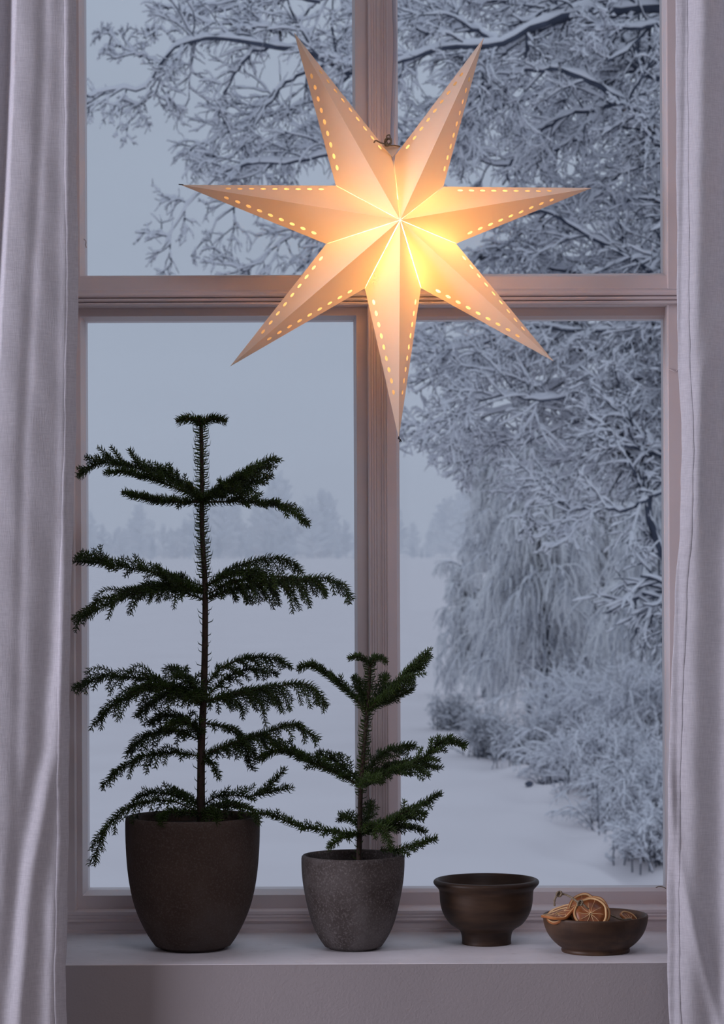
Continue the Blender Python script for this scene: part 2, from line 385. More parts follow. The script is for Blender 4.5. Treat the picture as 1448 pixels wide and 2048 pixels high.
# small painted window hook on the left stile and two little nail heads
hk = resample([P(168, 478, 0.012), P(172, 483, 0.008), P(171, 490, 0.008), P(173, 495, 0.012)], 10)
V, F = tubes([hk], [np.full(10, 0.0011)], 6); mesh_np('hook', V, F, M['paint'], win)
hk = resample([P(1338, 738, 0.002), P(1345, 741, -0.001), P(1352, 744, -0.001), P(1356, 738, 0.002)], 10)
V, F = tubes([hk], [np.full(10, 0.0012)], 6); mesh_np('hook', V, F, M['paint'], win)
hk = resample([P(1312, 1775, 0.035), P(1318, 1773, 0.03), P(1326, 1774, 0.03), P(1332, 1777, 0.03)], 10)
V, F = tubes([hk], [np.full(10, 0.0009)], 6); mesh_np('hook', V, F, M['twine'], win)

# frame of the assumed, unseen second window, and one added on the blank back wall behind the fill
w2 = empty('assumed_side_window', (-4.8, -2.5, 1.1), kind='structure')
for (a, b, c, d) in ((-3.25, -1.75, 1.1, 1.16), (-3.25, -1.75, 2.74, 2.8), (-3.25, -3.19, 1.16, 2.74), (-1.81, -1.75, 1.16, 2.74), (-2.53, -2.47, 1.16, 2.74)):
    box('added_window_frame', -4.9, -4.8, a, b, c, d, M['paint'], w2)
w3 = empty('added_back_frame', (0.9, -7.1, 1.1), kind='structure')
for (a, b, c, d) in ((0.1, 1.7, 1.1, 1.17), (0.1, 1.7, 2.6, 2.67), (0.1, 0.17, 1.17, 2.6), (1.63, 1.7, 1.17, 2.6)):
    box('added_window_frame', a, b, -7.1, -7.06, c, d, M['paint'], w3)

box('added_ceiling_panel', -0.1, 1.1, -2.5, -1.3, 3.07, 3.165, M['ceil'])  # unseen panel, added to go with the overhead fill
tag(bpy.data.objects['added_ceiling_panel'], 'square white ceiling panel added above the overhead fill in front of the window', 'lamp')
# ------------------------------------------------------------------ curtains
def curtain(name, edge, inner, side, label, fold, zhi_py=-330, zlo_py=2230):
    """edge/inner: list (py, px). fold(px,py,u)->Y. side +1: edge at right end"""
    rows, cols = 230, 150
    pys = np.linspace(zhi_py, zlo_py, rows)
    ex = np.interp(pys, [e[0] for e in edge], [e[1] for e in edge])
    ix = np.full(rows, inner, float)
    V = np.zeros((rows, cols, 3))
    for i, py in enumerate(pys):
        wob = 1.3*math.sin(py*0.031)+0.8*math.sin(py*0.083+1)
        for j in range(cols):
            u = j/(cols-1)
            uu = 1-(1-u)**1.25
            px = ix[i]+(ex[i]+wob*0.5-ix[i])*uu
            V[i, j] = P(px, py, fold(px, py, abs(px-(ex[i]))))
    idx = np.arange(rows*cols).reshape(rows, cols)
    F = np.stack([idx[:-1, :-1], idx[:-1, 1:], idx[1:, 1:], idx[1:, :-1]], -1).reshape(-1, 4)
    root = empty(name, V[-1, cols//2], label, 'curtain', 'white linen curtains')
    panel = mesh_np('panel', V.reshape(-1, 3), F, M['cloth'], root)
    # turned hem along the free edge, a second layer of cloth just in front of the panel
    hc = 14; hw = 24
    H = np.zeros((rows, hc, 3))
    for i, py in enumerate(pys):
        wob = 0.5*(1.3*math.sin(py*0.031)+0.8*math.sin(py*0.083+1))
        for j in range(hc):
            u = j/(hc-1); d = hw*u
            px = ex[i]+wob-side*d+side*0.6
            puck = 0.0010*math.sin(py*0.16+2*math.sin(py*0.021))*(0.4+0.6*math.sin(PI*u))
            H[i, j] = P(px, py, fold(px, py, d)-0.0016*math.sin(PI*min(1, u*1.0))**0.4-0.0004+puck*0.7-0.0008)
    idx = np.arange(rows*hc).reshape(rows, hc)
    F = np.stack([idx[:-1, :-1], idx[:-1, 1:], idx[1:, 1:], idx[1:, :-1]], -1).reshape(-1, 4)
    mesh_np('hem', H.reshape(-1, 3), F, M['cloth'], root)
    return root
def sstep(a, b, x):
    t = min(1, max(0, (x-a)/(b-a))); return t*t*(3-2*t)
def g(x, c, s): return math.exp(-((x-c)/s)**2)
def wrk(px, py):   # fine crumples
    return 0.0006*math.sin(px*0.055+py*0.011)*math.sin(py*0.017-px*0.02)+0.0003*math.sin(px*0.09-py*0.031+1.7)
def fold_l(px, py, d):
    xe = np.interp(py, [-400, 0, 150, 380, 600, 900, 2300], [34, 28, 25, 15, 2, -14, -40])
    k = np.interp(py, [-400, 700, 1500, 2300], [1.0, 0.9, 0.55, 0.4])
    y = -0.482
    t = max(0, (px-xe-14)/115.0)
    y += 0.030*t**1.5*np.interp(py, [0, 2048], [1.0, .75])-0.060*g(px, xe-105, 50)
    y += 0.060*(1-sstep(xe-9, xe+3, px))*k
    y -= 0.0035*g(px, np.interp(py, [0, 2048], [138, 116]), 12)
    y += 0.003*g(px, xe+60, 12)*k
    # long diagonal folds in the lower part
    y -= 0.007*g(px, np.interp(py, [900, 1500, 1750, 2100], [150, 110, 62, 30]), 20)*sstep(1000, 1400, py)
    y += 0.006*g(px, np.interp(py, [900, 1500, 1750, 2100], [120, 82, 36, 4]), 20)*sstep(1000, 1400, py)
    y -= 0.006*g(px, np.interp(py, [1700, 2200], [108, 95]), 14)*sstep(1650, 1850, py)
    return y+wrk(px, py)
def fold_r(px, py, d):
    k = np.interp(py, [-400, 600, 1100, 2300], [1.0, 1.0, 0.6, 0.5])
    c = np.interp(py, [-400, 0, 700, 1200, 2048], [1415, 1412, 1400, 1396, 1386])
    y = -0.425
    y -= 0.00013*(px-1350)
    y -= 0.016*g(px, c-8, 26)*k
    y += 0.020*g(px, c+52, 28)*k
    y -= 0.012*g(px, c+120, 40)
    y += 0.004*g(px, c-38, 7)*k
    y -= 0.006*g(px, np.interp(py, [560, 660, 760, 1000], [1470, 1432, 1408, 1396]), 18)*sstep(560, 650, py)*(1-sstep(900, 1200, py))
    y -= 0.006*g(px, np.interp(py, [1450, 1700, 1800, 2048], [1330, 1352, 1372, 1440]), 13)*sstep(1450, 1600, py)
    return y+wrk(px+300, py)
curtain('linen_curtain', [(-330, 149), (0, 151), (140, 152), (230, 153), (300, 152), (420, 154), (560, 157), (640, 155), (700, 153), (900, 151), (1000, 147), (1100, 144), (1200, 141), (1300, 139), (1500, 138), (1700, 136), (1850, 134), (1930, 131), (2048, 133), (2230, 138)],
        -330, 1, 'white linen curtain at the left of the window, its edge behind the tall pine', fold_l)
curtain('linen_curtain', [(-330, 1350), (0, 1351), (300, 1353), (560, 1355), (630, 1354), (740, 1357), (800, 1361), (900, 1364), (1000, 1362), (1100, 1358), (1140, 1353), (1300, 1346), (1500, 1338), (1700, 1336), (1850, 1334), (1960, 1336), (2048, 1339), (2230, 1343)],
        1780, -1, 'white linen curtain at the right of the window, beside the low bowl of oranges', fold_r)

# ------------------------------------------------------------------ paper star
nrm = Vector((0.19, -0.975, 0.045)).normalized(); S0Y = -0.150
C0 = Vector(P(782.5, 457.5, S0Y))
def onplane(px, py):
    y = S0Y
    for _ in range(6):
        p = Vector(P(px, py, y)); y = C0.y-((p.x-C0.x)*nrm.x+(p.z-C0.z)*nrm.z)/nrm.y
    return np.array(Vector(P(px, py, y)))
tips = [onplane(*q) for q in ((588, 65), (968, 75), (1184, 376), (1108, 723), (797.5, 877), (460, 733), (361, 369.5))]
vals = [onplane(*q) for q in ((785.5, 316), (887, 373), (912.5, 487.5), (842, 576.5), (729.5, 577), (652, 488), (671.5, 371))]   # vals[i] lies between tip i-... see below
# front apex found on the ray of pixel (800.5, 440)
HD = 0.088
fa = None
for yy in np.linspace(-0.35, 0, 2000):
    p = Vector(P(800.5, 440, yy)); s = (p-C0).dot(nrm)
    if s < HD: fa = np.array(p); break
apexF = fa; apexB = np.array(C0)*2-fa
star = empty('paper_star_lamp', C0, 'seven-pointed cream paper star lamp, lit from inside, hanging before the mullion', 'lamp')
def holed_face(A, Vv, T, nh=9, t0=0.10, t1=0.70, off=0.0125, ra=0.0046, rb=0.0030, outn=None):
    """triangle apex A, valley Vv, tip T; a row of oval holes along edge Vv-T. returns verts, faces"""
    A, Vv, T = map(lambda q: np.array(q, float), (A, Vv, T))
    L = np.linalg.norm(T-Vv); ex = (T-Vv)/L
    n = np.cross(T-Vv, A-Vv); n /= np.linalg.norm(n); ey = np.cross(n, ex)
    if np.dot(ey, A-Vv) < 0: ey = -ey
    Ax, Ay = np.dot(A-Vv, ex), np.dot(A-Vv, ey)
    W = 2*off      # strip height near the edge
    def left(y): return Ax*y/Ay            # x of line V-A at height y
    def right(y): return L+(Ax-L)*y/Ay     # x of line T-A at height y
    hx = np.linspace(L*t0, L*t1, nh)
    xs_ = [0]+[(hx[i]+hx[i+1])/2 for i in range(nh-1)]
    Vt = []; Fs = []
    def add(x, y): Vt.append(Vv+ex*x+ey*y); return len(Vt)-1
    # cell boundaries: bottom (y=0) and top (y=wt)
    if nh == 0: return np.array([A, Vv, T]), [(0, 1, 2)]
    bnd = [hx[0]-(hx[1]-hx[0])/2]+[(hx[i]+hx[i+1])/2 for i in range(nh-1)]+[hx[-1]+(hx[1]-hx[0])/2]
    def wtop(x):  # keep the strip inside the ridge line
        # height available at x below T-A line
        slope = Ay/(L-Ax); av = (L-x)*slope
        return min(W, av*0.93)
    bot = [add(x, 0) for x in bnd]; top = [add(x, wtop(x)) for x in bnd]
    v0 = add(0, 0); vt = add(L, 0); va = add(Ax, Ay)
    NS = 16
    for i in range(nh):
        x = hx[i]; h = min(off, wtop(x)*0.5)
        k = min(1, h/off*1.05)
        # ring of points on the hole and on the surrounding cell
        ring = [add(x+ra*k*math.cos(2*PI*q/NS), h+rb*k*math.sin(2*PI*q/NS)) for q in range(NS)]
        outer = []
        xa, xb = bnd[i], bnd[i+1]; ya, yb = wtop(xa), wtop(xb)
        for q in range(NS):
            c, s = math.cos(2*PI*q/NS), math.sin(2*PI*q/NS)
            # corners at 45deg steps
            sx = c/max(abs(c), abs(s)); sy = s/max(abs(c), abs(s))
            X = xa+(xb-xa)*(sx+1)/2; yt = ya+(yb-ya)*(sx+1)/2; Y = yt*(sy+1)/2
            outer.append(add(X, Y))
        for q in range(NS):
            r = (q+1) % NS; Fs.append((ring[q], ring[r], outer[r], outer[q]))
    Fs.append((v0, bot[0], top[0])); Fs.append((v0, top[0], va))
    for i in range(nh): Fs.append((top[i], top[i+1], va))
    Fs.append((bot[-1], vt, va, top[-1]))
    return np.array(Vt), Fs
# arm i goes to tips[i], between valley before and after (clockwise order)
order = [(0, 6, 0), (1, 0, 1), (2, 1, 2), (3, 2, 3), (4, 3, 4), (5, 4, 5), (6, 5, 6)]
for ti, va_, vb_ in order:
    T = tips[ti]; VA = vals[va_]; VB = vals[vb_]
    slitA = 0.0024 if va_ in (0,) else 0.0007
    slitB = 0.0010 if vb_ in (0,) else 0.0007
    if vb_ in (3, 2): slitB = 0.0011
    cmid = (VA+VB+T)/3
    VA2 = VA+(cmid-VA)/np.linalg.norm(cmid-VA)*slitA; VB2 = VB+(cmid-VB)/np.linalg.norm(cmid-VB)*slitB
    ap_f = apexF+(cmid-apexF)/np.linalg.norm(cmid-apexF)*0.0008; ap_b = apexB+(cmid-apexB)/np.linalg.norm(cmid-apexB)*0.0008
    Vs = []; Fs = []; n = 0
    for A, vv, nh_ in ((ap_f, VA2, 9), (ap_f, VB2, 9), (ap_b, VA2, 0), (ap_b, VB2, 0)):
        V, F = holed_face(A, vv, T, nh_)
        Vs.append(V); Fs += [tuple(q+n for q in f) for f in F]; n += len(V)
    o = mesh_np('star_arm', np.concatenate(Vs), Fs, M['paper'], star, False)
    bm = bmesh.new(); bm.from_mesh(o.data)
    bmesh.ops.remove_doubles(bm, verts=bm.verts, dist=1e-5); bm.to_mesh(o.data); bm.free()
# bulb hanging inside, below the centre
bc = np.array(P(806, 485, S0Y+0.025)); 
def ball(name, c, r, mat, parent, sz=1.0):
    prof = [(r*math.sin(a)*(1.0), c[2]+r*sz*math.cos(a)) for a in np.linspace(0.001, PI-0.001, 17)]
    return lathe(name, prof, c, mat, parent, 24)
ball('bulb', bc, 0.030, M['bulb'], star, 1.1)
lathe('bulb_socket', [(0.0001, bc[2]+0.075), (0.012, bc[2]+0.074), (0.014, bc[2]+0.05), (0.014, bc[2]+0.024), (0.0001, bc[2]+0.023)], bc, M['brass'], star, 20)
topv = np.array(P(786, 300, S0Y+0.01))
cp = resample([bc+np.array((0, 0, .07)), np.array(P(790, 380, S0Y)), topv, np.array(P(784, 285, -0.10)), np.array(P(785, 240, -0.03)), np.array(P(788, 160, -0.018)), np.array(P(790, 80, -0.018)), np.array(P(788, 0, -0.018)), np.array(P(789, -200, -0.018)), np.array([float(P(789, -200, -0.018)[0]), -0.012, OZ1-0.02])], 90)
V, F = tubes([cp], [np.full(90, 0.0033)], 8); o = mesh_np('cord', V, F, M['cord'], star); o['label'] = 'pale grey electric cord running up the mullion'
# paper tongue and knotted tie where the two top arms meet
a, b, c = P(764, 291, S0Y-0.012), P(801, 293, S0Y-0.004), P(785.5, 314, S0Y-0.008)
dn = np.array(nrm)*0.0015
V = np.array([a, b, c, a-dn, b-dn, c-dn]); mesh_np('paper_tongue', V, [(0, 1, 2), (5, 4, 3), (0, 3, 4, 1), (1, 4, 5, 2), (2, 5, 3, 0)], M['paper'], star, False)
tp = [resample([P(748, 285, S0Y-0.03), P(752, 281, S0Y-.036), P(762, 286, S0Y-.03), P(772, 288, S0Y-.022), P(778, 288, S0Y-.02)], 24),
      resample([P(800, 293, S0Y-.006), P(790, 291, S0Y-.014), P(782, 291, S0Y-.02), P(776, 289, S0Y-.02), P(772, 279, S0Y-.02)], 24)]
for k in range(3):
    th = np.linspace(0, 2*PI*1.1, 24); cc = np.array(P(776, 284, S0Y-.02))
    tp.append(cc+np.stack([0.0055*np.cos(th+k), 0.002*np.sin(2*th+k)+0.001*k, 0.0065*np.sin(th+k*1.3)], 1))
tp.append(resample([P(776, 280, S0Y-.02), P(773, 273, S0Y-.02), P(779, 270, S0Y-.02), P(781, 279, S0Y-.02)], 24))
for q in (0, 1, 5):
    V, F = tubes([tp[q]], [np.full(24, 0.0013)], 6); mesh_np('twine_tie', V, F, M['twine'], star)
V, F = tubes([resample(np.concatenate(tp[2:5])[::2], 90)], [np.full(90, 0.0014)], 6); mesh_np('knot', V, F, M['twine'], star)
# twisted thread ends at the lowest and the left tip
for (x, y, ti) in ((798, 880, 4), (361, 369.5, 6)):
    t = tips[ti]
    pt = np.array([resample([t+np.array(q)*0.001 for q in ((0, 0, 4), (1, 0, 0), (2, -1, -3), (1, -1, -6))], 12), resample([t+np.array(q)*0.001 for q in ((0, 0, 2), (-1, 0, 0), (3, -1, -2), (4, -1, -6))], 12)])
    if ti == 6: pt = np.array([resample([t+np.array(q)*0.001 for q in ((5, 0, 0), (1, 0, 0.3), (-3, -1, 0.6))], 12)])
    V, F = tubes(pt, np.full(pt.shape[:2], 0.0008), 5); mesh_np('tip_thread', V, F, M['soil'], star)

# ------------------------------------------------------------------ pots
def pot(c, name_parent, prof_px, D, rim_t, mat, rim_py, depth, seg=96, wob=0.004):
    """prof_px (radius px, py) top to bottom outer silhouette"""
    pr = np.array(prof_px, float); k = D/FPX
    z = CZ-(pr[:, 1]-PY0)*k; r = pr[:, 0]*k
    zz = np.linspace(z[0], z[-1], 26); rr = np.interp(zz[::-1], z[::-1], r[::-1])[::-1]
    for _ in range(3): rr[1:-1] = (rr[:-2]+2*rr[1:-1]+rr[2:])/4
    outer = list(zip(rr, zz))
    R0, Z0 = outer[0]
    prof = [(0.0005, Z0-depth)]+[((R0-rim_t)*f, Z0-depth+0.000) for f in (0.5, 0.93)]+[(R0-rim_t, Z0-depth*0.8), (R0-rim_t, Z0-0.006), (R0-rim_t*0.85, Z0-0.0015), (R0-rim_t*0.6, Z0), (R0-rim_t*0.3, Z0-0.0005), (R0-0.0005, Z0-0.003)]
    prof += [(a, b) for a, b in outer[1:]]
    prof[-1] = (prof[-1][0], SILL+0.004); prof += [(prof[-1][0]-0.003, SILL+0.0005), (prof[-1][0]-0.008, SILL+0.0002), (0.0005, SILL+0.0002)]
    lathe('pot', prof, c, mat, name_parent, seg, wob)
    V = []; F = []; rs = np.linspace(0, R0-rim_t-0.0005, 12); 
    V.append((c[0], c[1], Z0-depth*0.55))
    for i in range(1, 12):
        for q in range(48):
            a = 2*PI*q/48; V.append((c[0]+rs[i]*math.cos(a), c[1]+rs[i]*math.sin(a), Z0-depth*0.55+random.uniform(-.002, .002)))
    for q in range(48): F.append((0, 1+q, 1+(q+1) % 48))
    for i in range(10):
        for q in range(48): F.append((1+i*48+q, 1+(i+1)*48+q, 1+(i+1)*48+(q+1) % 48, 1+i*48+(q+1) % 48))
    mesh_np('soil', np.array(V), F, M['soil'], name_parent)
YP1, YP2 = -0.185, -0.195
c1 = P(386, 1898, YP1); c1[2] = SILL
c2 = P(706.7, 1898, YP2); c2[2] = SILL
plant1 = empty('potted_norfolk_pine', c1, 'tall potted pine in the big smooth dark brown pot beside the left curtain', 'potted plant')
plant2 = empty('potted_norfolk_pine', c2, 'short potted pine in the smaller chalky grey-brown pot before the mullion', 'potted plant')
pot(c1, plant1, [(134, 1630), (134.5, 1660), (133, 1700), (130, 1740), (125.5, 1770), (118, 1805), (108, 1832), (97, 1855), (83, 1880), (70, 1896), (67, 1899)], YP1-CY, 0.0095, M['pot'], 1630, 0.035)
pot(c2, plant2, [(103, 1709), (103, 1735), (100.5, 1765), (94, 1800), (87, 1830), (79, 1855), (66, 1880), (54, 1896), (51, 1899)], YP2-CY, 0.0085, M['pot2'], 1709, 0.03, wob=0.005)

# ------------------------------------------------------------------ pine branches
def needles(paths, rad, spacing, length, lift=0.55, curve=0.45, jit=0.25, upbias=0.25, rn=0.00092, tipclose=True):
    """curved tapered needles all round the paths. paths list of (K,3)"""
    B = []; Dd = []; Up = []; Ln = []
    for pth in paths:
        seg = np.diff(pth, axis=0); s = np.concatenate([[0], np.cumsum(np.linalg.norm(seg, axis=1))])
        n = int(s[-1]/spacing)
        if n < 2: continue
        u = (np.arange(n)+R.uniform(0, 1, n)*0.6)*spacing
        u = np.clip(u, 0, s[-1]*0.999)
        p = np.stack([np.interp(u, s, pth[:, k]) for k in range(3)], 1)
        tg = np.gradient(pth, axis=0); t = np.stack([np.interp(u, s, tg[:, k]) for k in range(3)], 1); t /= np.linalg.norm(t, axis=1, keepdims=True)
        ref = np.where(np.abs(t[:, 2:3]) > 0.9, np.array([[1., 0, 0]]), np.array([[0, 0, 1.]]))
        a = np.cross(t, ref); a /= np.linalg.norm(a, axis=1, keepdims=True); b = np.cross(a, t)
        ph = np.arange(n)*2.39996+R.uniform(0, 6)
        rdir = a*np.cos(ph)[:, None]+b*np.sin(ph)[:, None]
        le = length*R.uniform(1-jit, 1+jit*0.6, n)
        if tipclose: le *= np.clip((s[-1]-u)/(length*1.3)+0.45, 0.45, 1)
        B.append(p+rdir*rad*0.5); Dd.append(rdir); Up.append(t+np.array([0, 0, upbias])); Ln.append(le)
        # tip bud
    if not B: return None
    B = np.concatenate(B); Dd = np.concatenate(Dd); T = np.concatenate(Up); T /= np.linalg.norm(T, axis=1, keepdims=True); Ln = np.concatenate(Ln)[:, None]
    d0 = Dd*(1-lift)+T*lift; d0 /= np.linalg.norm(d0, axis=1, keepdims=True)
    d0 += R.normal(0, 0.10, d0.shape)
    p1 = B+d0*Ln*0.55
    d1 = d0*(1-curve)+T*curve; d1 /= np.linalg.norm(d1, axis=1, keepdims=True)
    p2 = p1+d1*Ln*0.5
    side = np.cross(d0, T); side /= np.linalg.norm(side, axis=1, keepdims=True)+1e-9; nn = np.cross(side, d0)
    def tri(p, r):
        return [p+side*r, p-side*r*0.5+nn*r*0.87, p-side*r*0.5-nn*r*0.87]
    V = np.stack(tri(B, rn*1.0)+tri(p1, rn*0.85)+[p2], axis=1)  # 7 verts
    N = len(B); base = (np.arange(N)*7)[:, None]
    q = np.array([[0, 1, 4, 3], [1, 2, 5, 4], [2, 0, 3, 5]]); tr = np.array([[3, 4, 6, 6], [4, 5, 6, 6], [5, 3, 6, 6]])
    Fq = (base[:, :, None]+q[None]).reshape(-1, 4); Ft = (base[:, :, None]+tr[None, :, :]).reshape(-1, 4)
    return V.reshape(-1, 3), Fq, Ft[:, :3]
def mesh_qt(name, V, Fq, Ft, mat, parent):
    me = bpy.data.meshes.new(name); base = np.zeros(3); q = parent
    while q is not None: base = base+np.array(q.location); q = q.parent
    me.vertices.add(len(V)); me.vertices.foreach_set('co', (V-base).astype(np.float32).ravel())
    nl = Fq.size+Ft.size; me.loops.add(nl)
    me.loops.foreach_set('vertex_index', np.concatenate([Fq.ravel(), Ft.ravel()]).astype(np.int32))
    me.polygons.add(len(Fq)+len(Ft))
    me.polygons.foreach_set('loop_start', np.concatenate([np.arange(len(Fq))*4, len(Fq)*4+np.arange(len(Ft))*3]).astype(np.int32))
    me.update(calc_edges=True)
    me.polygons.foreach_set('use_smooth', np.ones(len(me.polygons), dtype=bool))
    me.materials.append(mat); return link(bpy.data.objects.new(name, me), parent)

PXM = 0.00084      # metres per photo pixel at the plants
def branch(parent, Yc, pts, dep, sl=50, roll=0.3, droop=0.5, n=12, thick=1.5, ndl=11, dens=1.0, a0=0.12, fwd=0.62, peak=0.4, extra=()):
    """pts px polyline from stem; dep: depth offset of the tip; sl side branchlet length (px);
       roll tilts the spray plane towards the viewer; droop bends branchlets down"""
    n_ = len(pts)
    W = [P(x, y, Yc+dep*(i/(n_-1))**0.9) for i, (x, y) in enumerate(pts)]
    K = 28; main = resample(W, K)
    wigg = np.cumsum(R.normal(0, 0.00018, (K, 3)), axis=0); main += wigg-wigg[0]
    seg = np.gradient(main, axis=0); T = seg/np.linalg.norm(seg, axis=1, keepdims=True)
    up = np.array([0, 0, 1.0])
    kids = []
    n = int(n*1.1)
    if droop > .5: n = max(5, int(n*.72)); sl = sl*1.15
    for i in range(n):
        for sgn in (-1, 1):
            u = a0+(0.97-a0)*(i+0.5*(sgn > 0)+R.uniform(-.25, .25))/n
            u = min(max(u, a0), 0.98); f = u*(K-1); k = int(f); fr = f-k; k2 = min(k+1, K-1)
            p = main[k]*(1-fr)+main[k2]*fr; t = T[k]
            sd = np.cross(t, up); sd /= np.linalg.norm(sd)+1e-9; nu = np.cross(sd, t)
            rj = roll*sgn/abs(sgn)+R.normal(0, .26); s = sgn*sd*math.cos(rj)+sgn*nu*math.sin(rj)+nu*R.normal(.12, .3); s /= np.linalg.norm(s)
            # length profile along the branch
            pr = (u/peak)**0.6 if u < peak else max(0.16, (1-u)/(1-peak))**0.55
            L = sl*PXM*pr*R.uniform(0.75, 1.15)
            d = t*fwd+s*math.sqrt(1-fwd*fwd)
            m = 10; q = [p]; dd = d.copy()
            for j in range(m-1):
                dd = dd+np.array([0, 0, -droop*((2.3 if droop > .5 else .9)/m)])*(0.4+j*0.16)+R.normal(0, 0.03, 3); dd /= np.linalg.norm(dd)
                q.append(q[-1]+dd*L/(m-1))
            kids.append(np.array(q))
    b = empty_part('branch', parent)
    rr = np.linspace(thick, thick*0.5, K)*PXM
    V, F = tubes([main], [rr], 7); parts = [(V, F)]
    if kids:
        ks = np.array(kids); V2, F2 = tubes(ks, np.tile(np.linspace(0.8, 0.45, 10)*PXM, (len(ks), 1)), 5); parts.append((V2, F2))
    V, F = merge(parts)
    bo = mesh_np('branch', V, F, M['stem'], parent)
    nd = needles([main], thick*PXM, 0.00095/dens, ndl*PXM*1.25, lift=0.30, curve=0.55)
    out = [nd]
    if kids: out.append(needles(kids, 0.8*PXM, 0.00120/dens, ndl*PXM*1.02, lift=0.34, curve=0.55))
    Vs = []; Q = []; Tt = []; o = 0
    for r_ in out:
        if r_ is None: continue
        V, fq, ft = r_; Vs.append(V); Q.append(fq+o); Tt.append(ft+o); o += len(V)
    no = mesh_qt('needles', np.concatenate(Vs), np.concatenate(Q), np.concatenate(Tt), M['needle'], bo); no['kind'] = 'stuff'
    return bo
def empty_part(*a): return None
def stem(parent, Yc, pts, r0, r1, ndl, y_green, dens=1.0):
    W = [P(x, y, Yc) for x, y in pts]; K = 60; m = resample(W, K)
    V, F = tubes([m], [np.linspace(r0, r1, K)*PXM], 12)
    so = mesh_np('stem', V, F, M['bark_stem'], parent)
    zg = P(700, y_green, Yc)[2]
    up = m[m[:, 2] > zg]; lo = m[m[:, 2] <= zg+0.01]
    res = [needles([up], r1*1.2*PXM, 0.00100/dens, ndl*PXM*1.2, lift=0.16, curve=0.80, upbias=0.2, rn=0.00115, tipclose=False)]
    if len(lo) > 3: res.append(needles([lo], r0*PXM*1.4, 0.0042, ndl*PXM*0.75, lift=0.35, curve=0.6, jit=.5))
    Vs = []; Q = []; Tt = []; o = 0
    for r_ in res:
        if r_ is None: continue
        V, fq, ft = r_; Vs.append(V); Q.append(fq+o); Tt.append(ft+o); o += len(V)
    no = mesh_qt('needles', np.concatenate(Vs), np.concatenate(Q), np.concatenate(Tt), M['needle'], so); no['kind'] = 'stuff'
Y1 = YP1
stem(plant1, Y1, [(402, 1650), (402, 1560), (403, 1480), (407, 1400), (410, 1280), (410, 1170), (404, 1060), (404, 960), (402, 845)], 8.5, 3.6, 20, 1165)
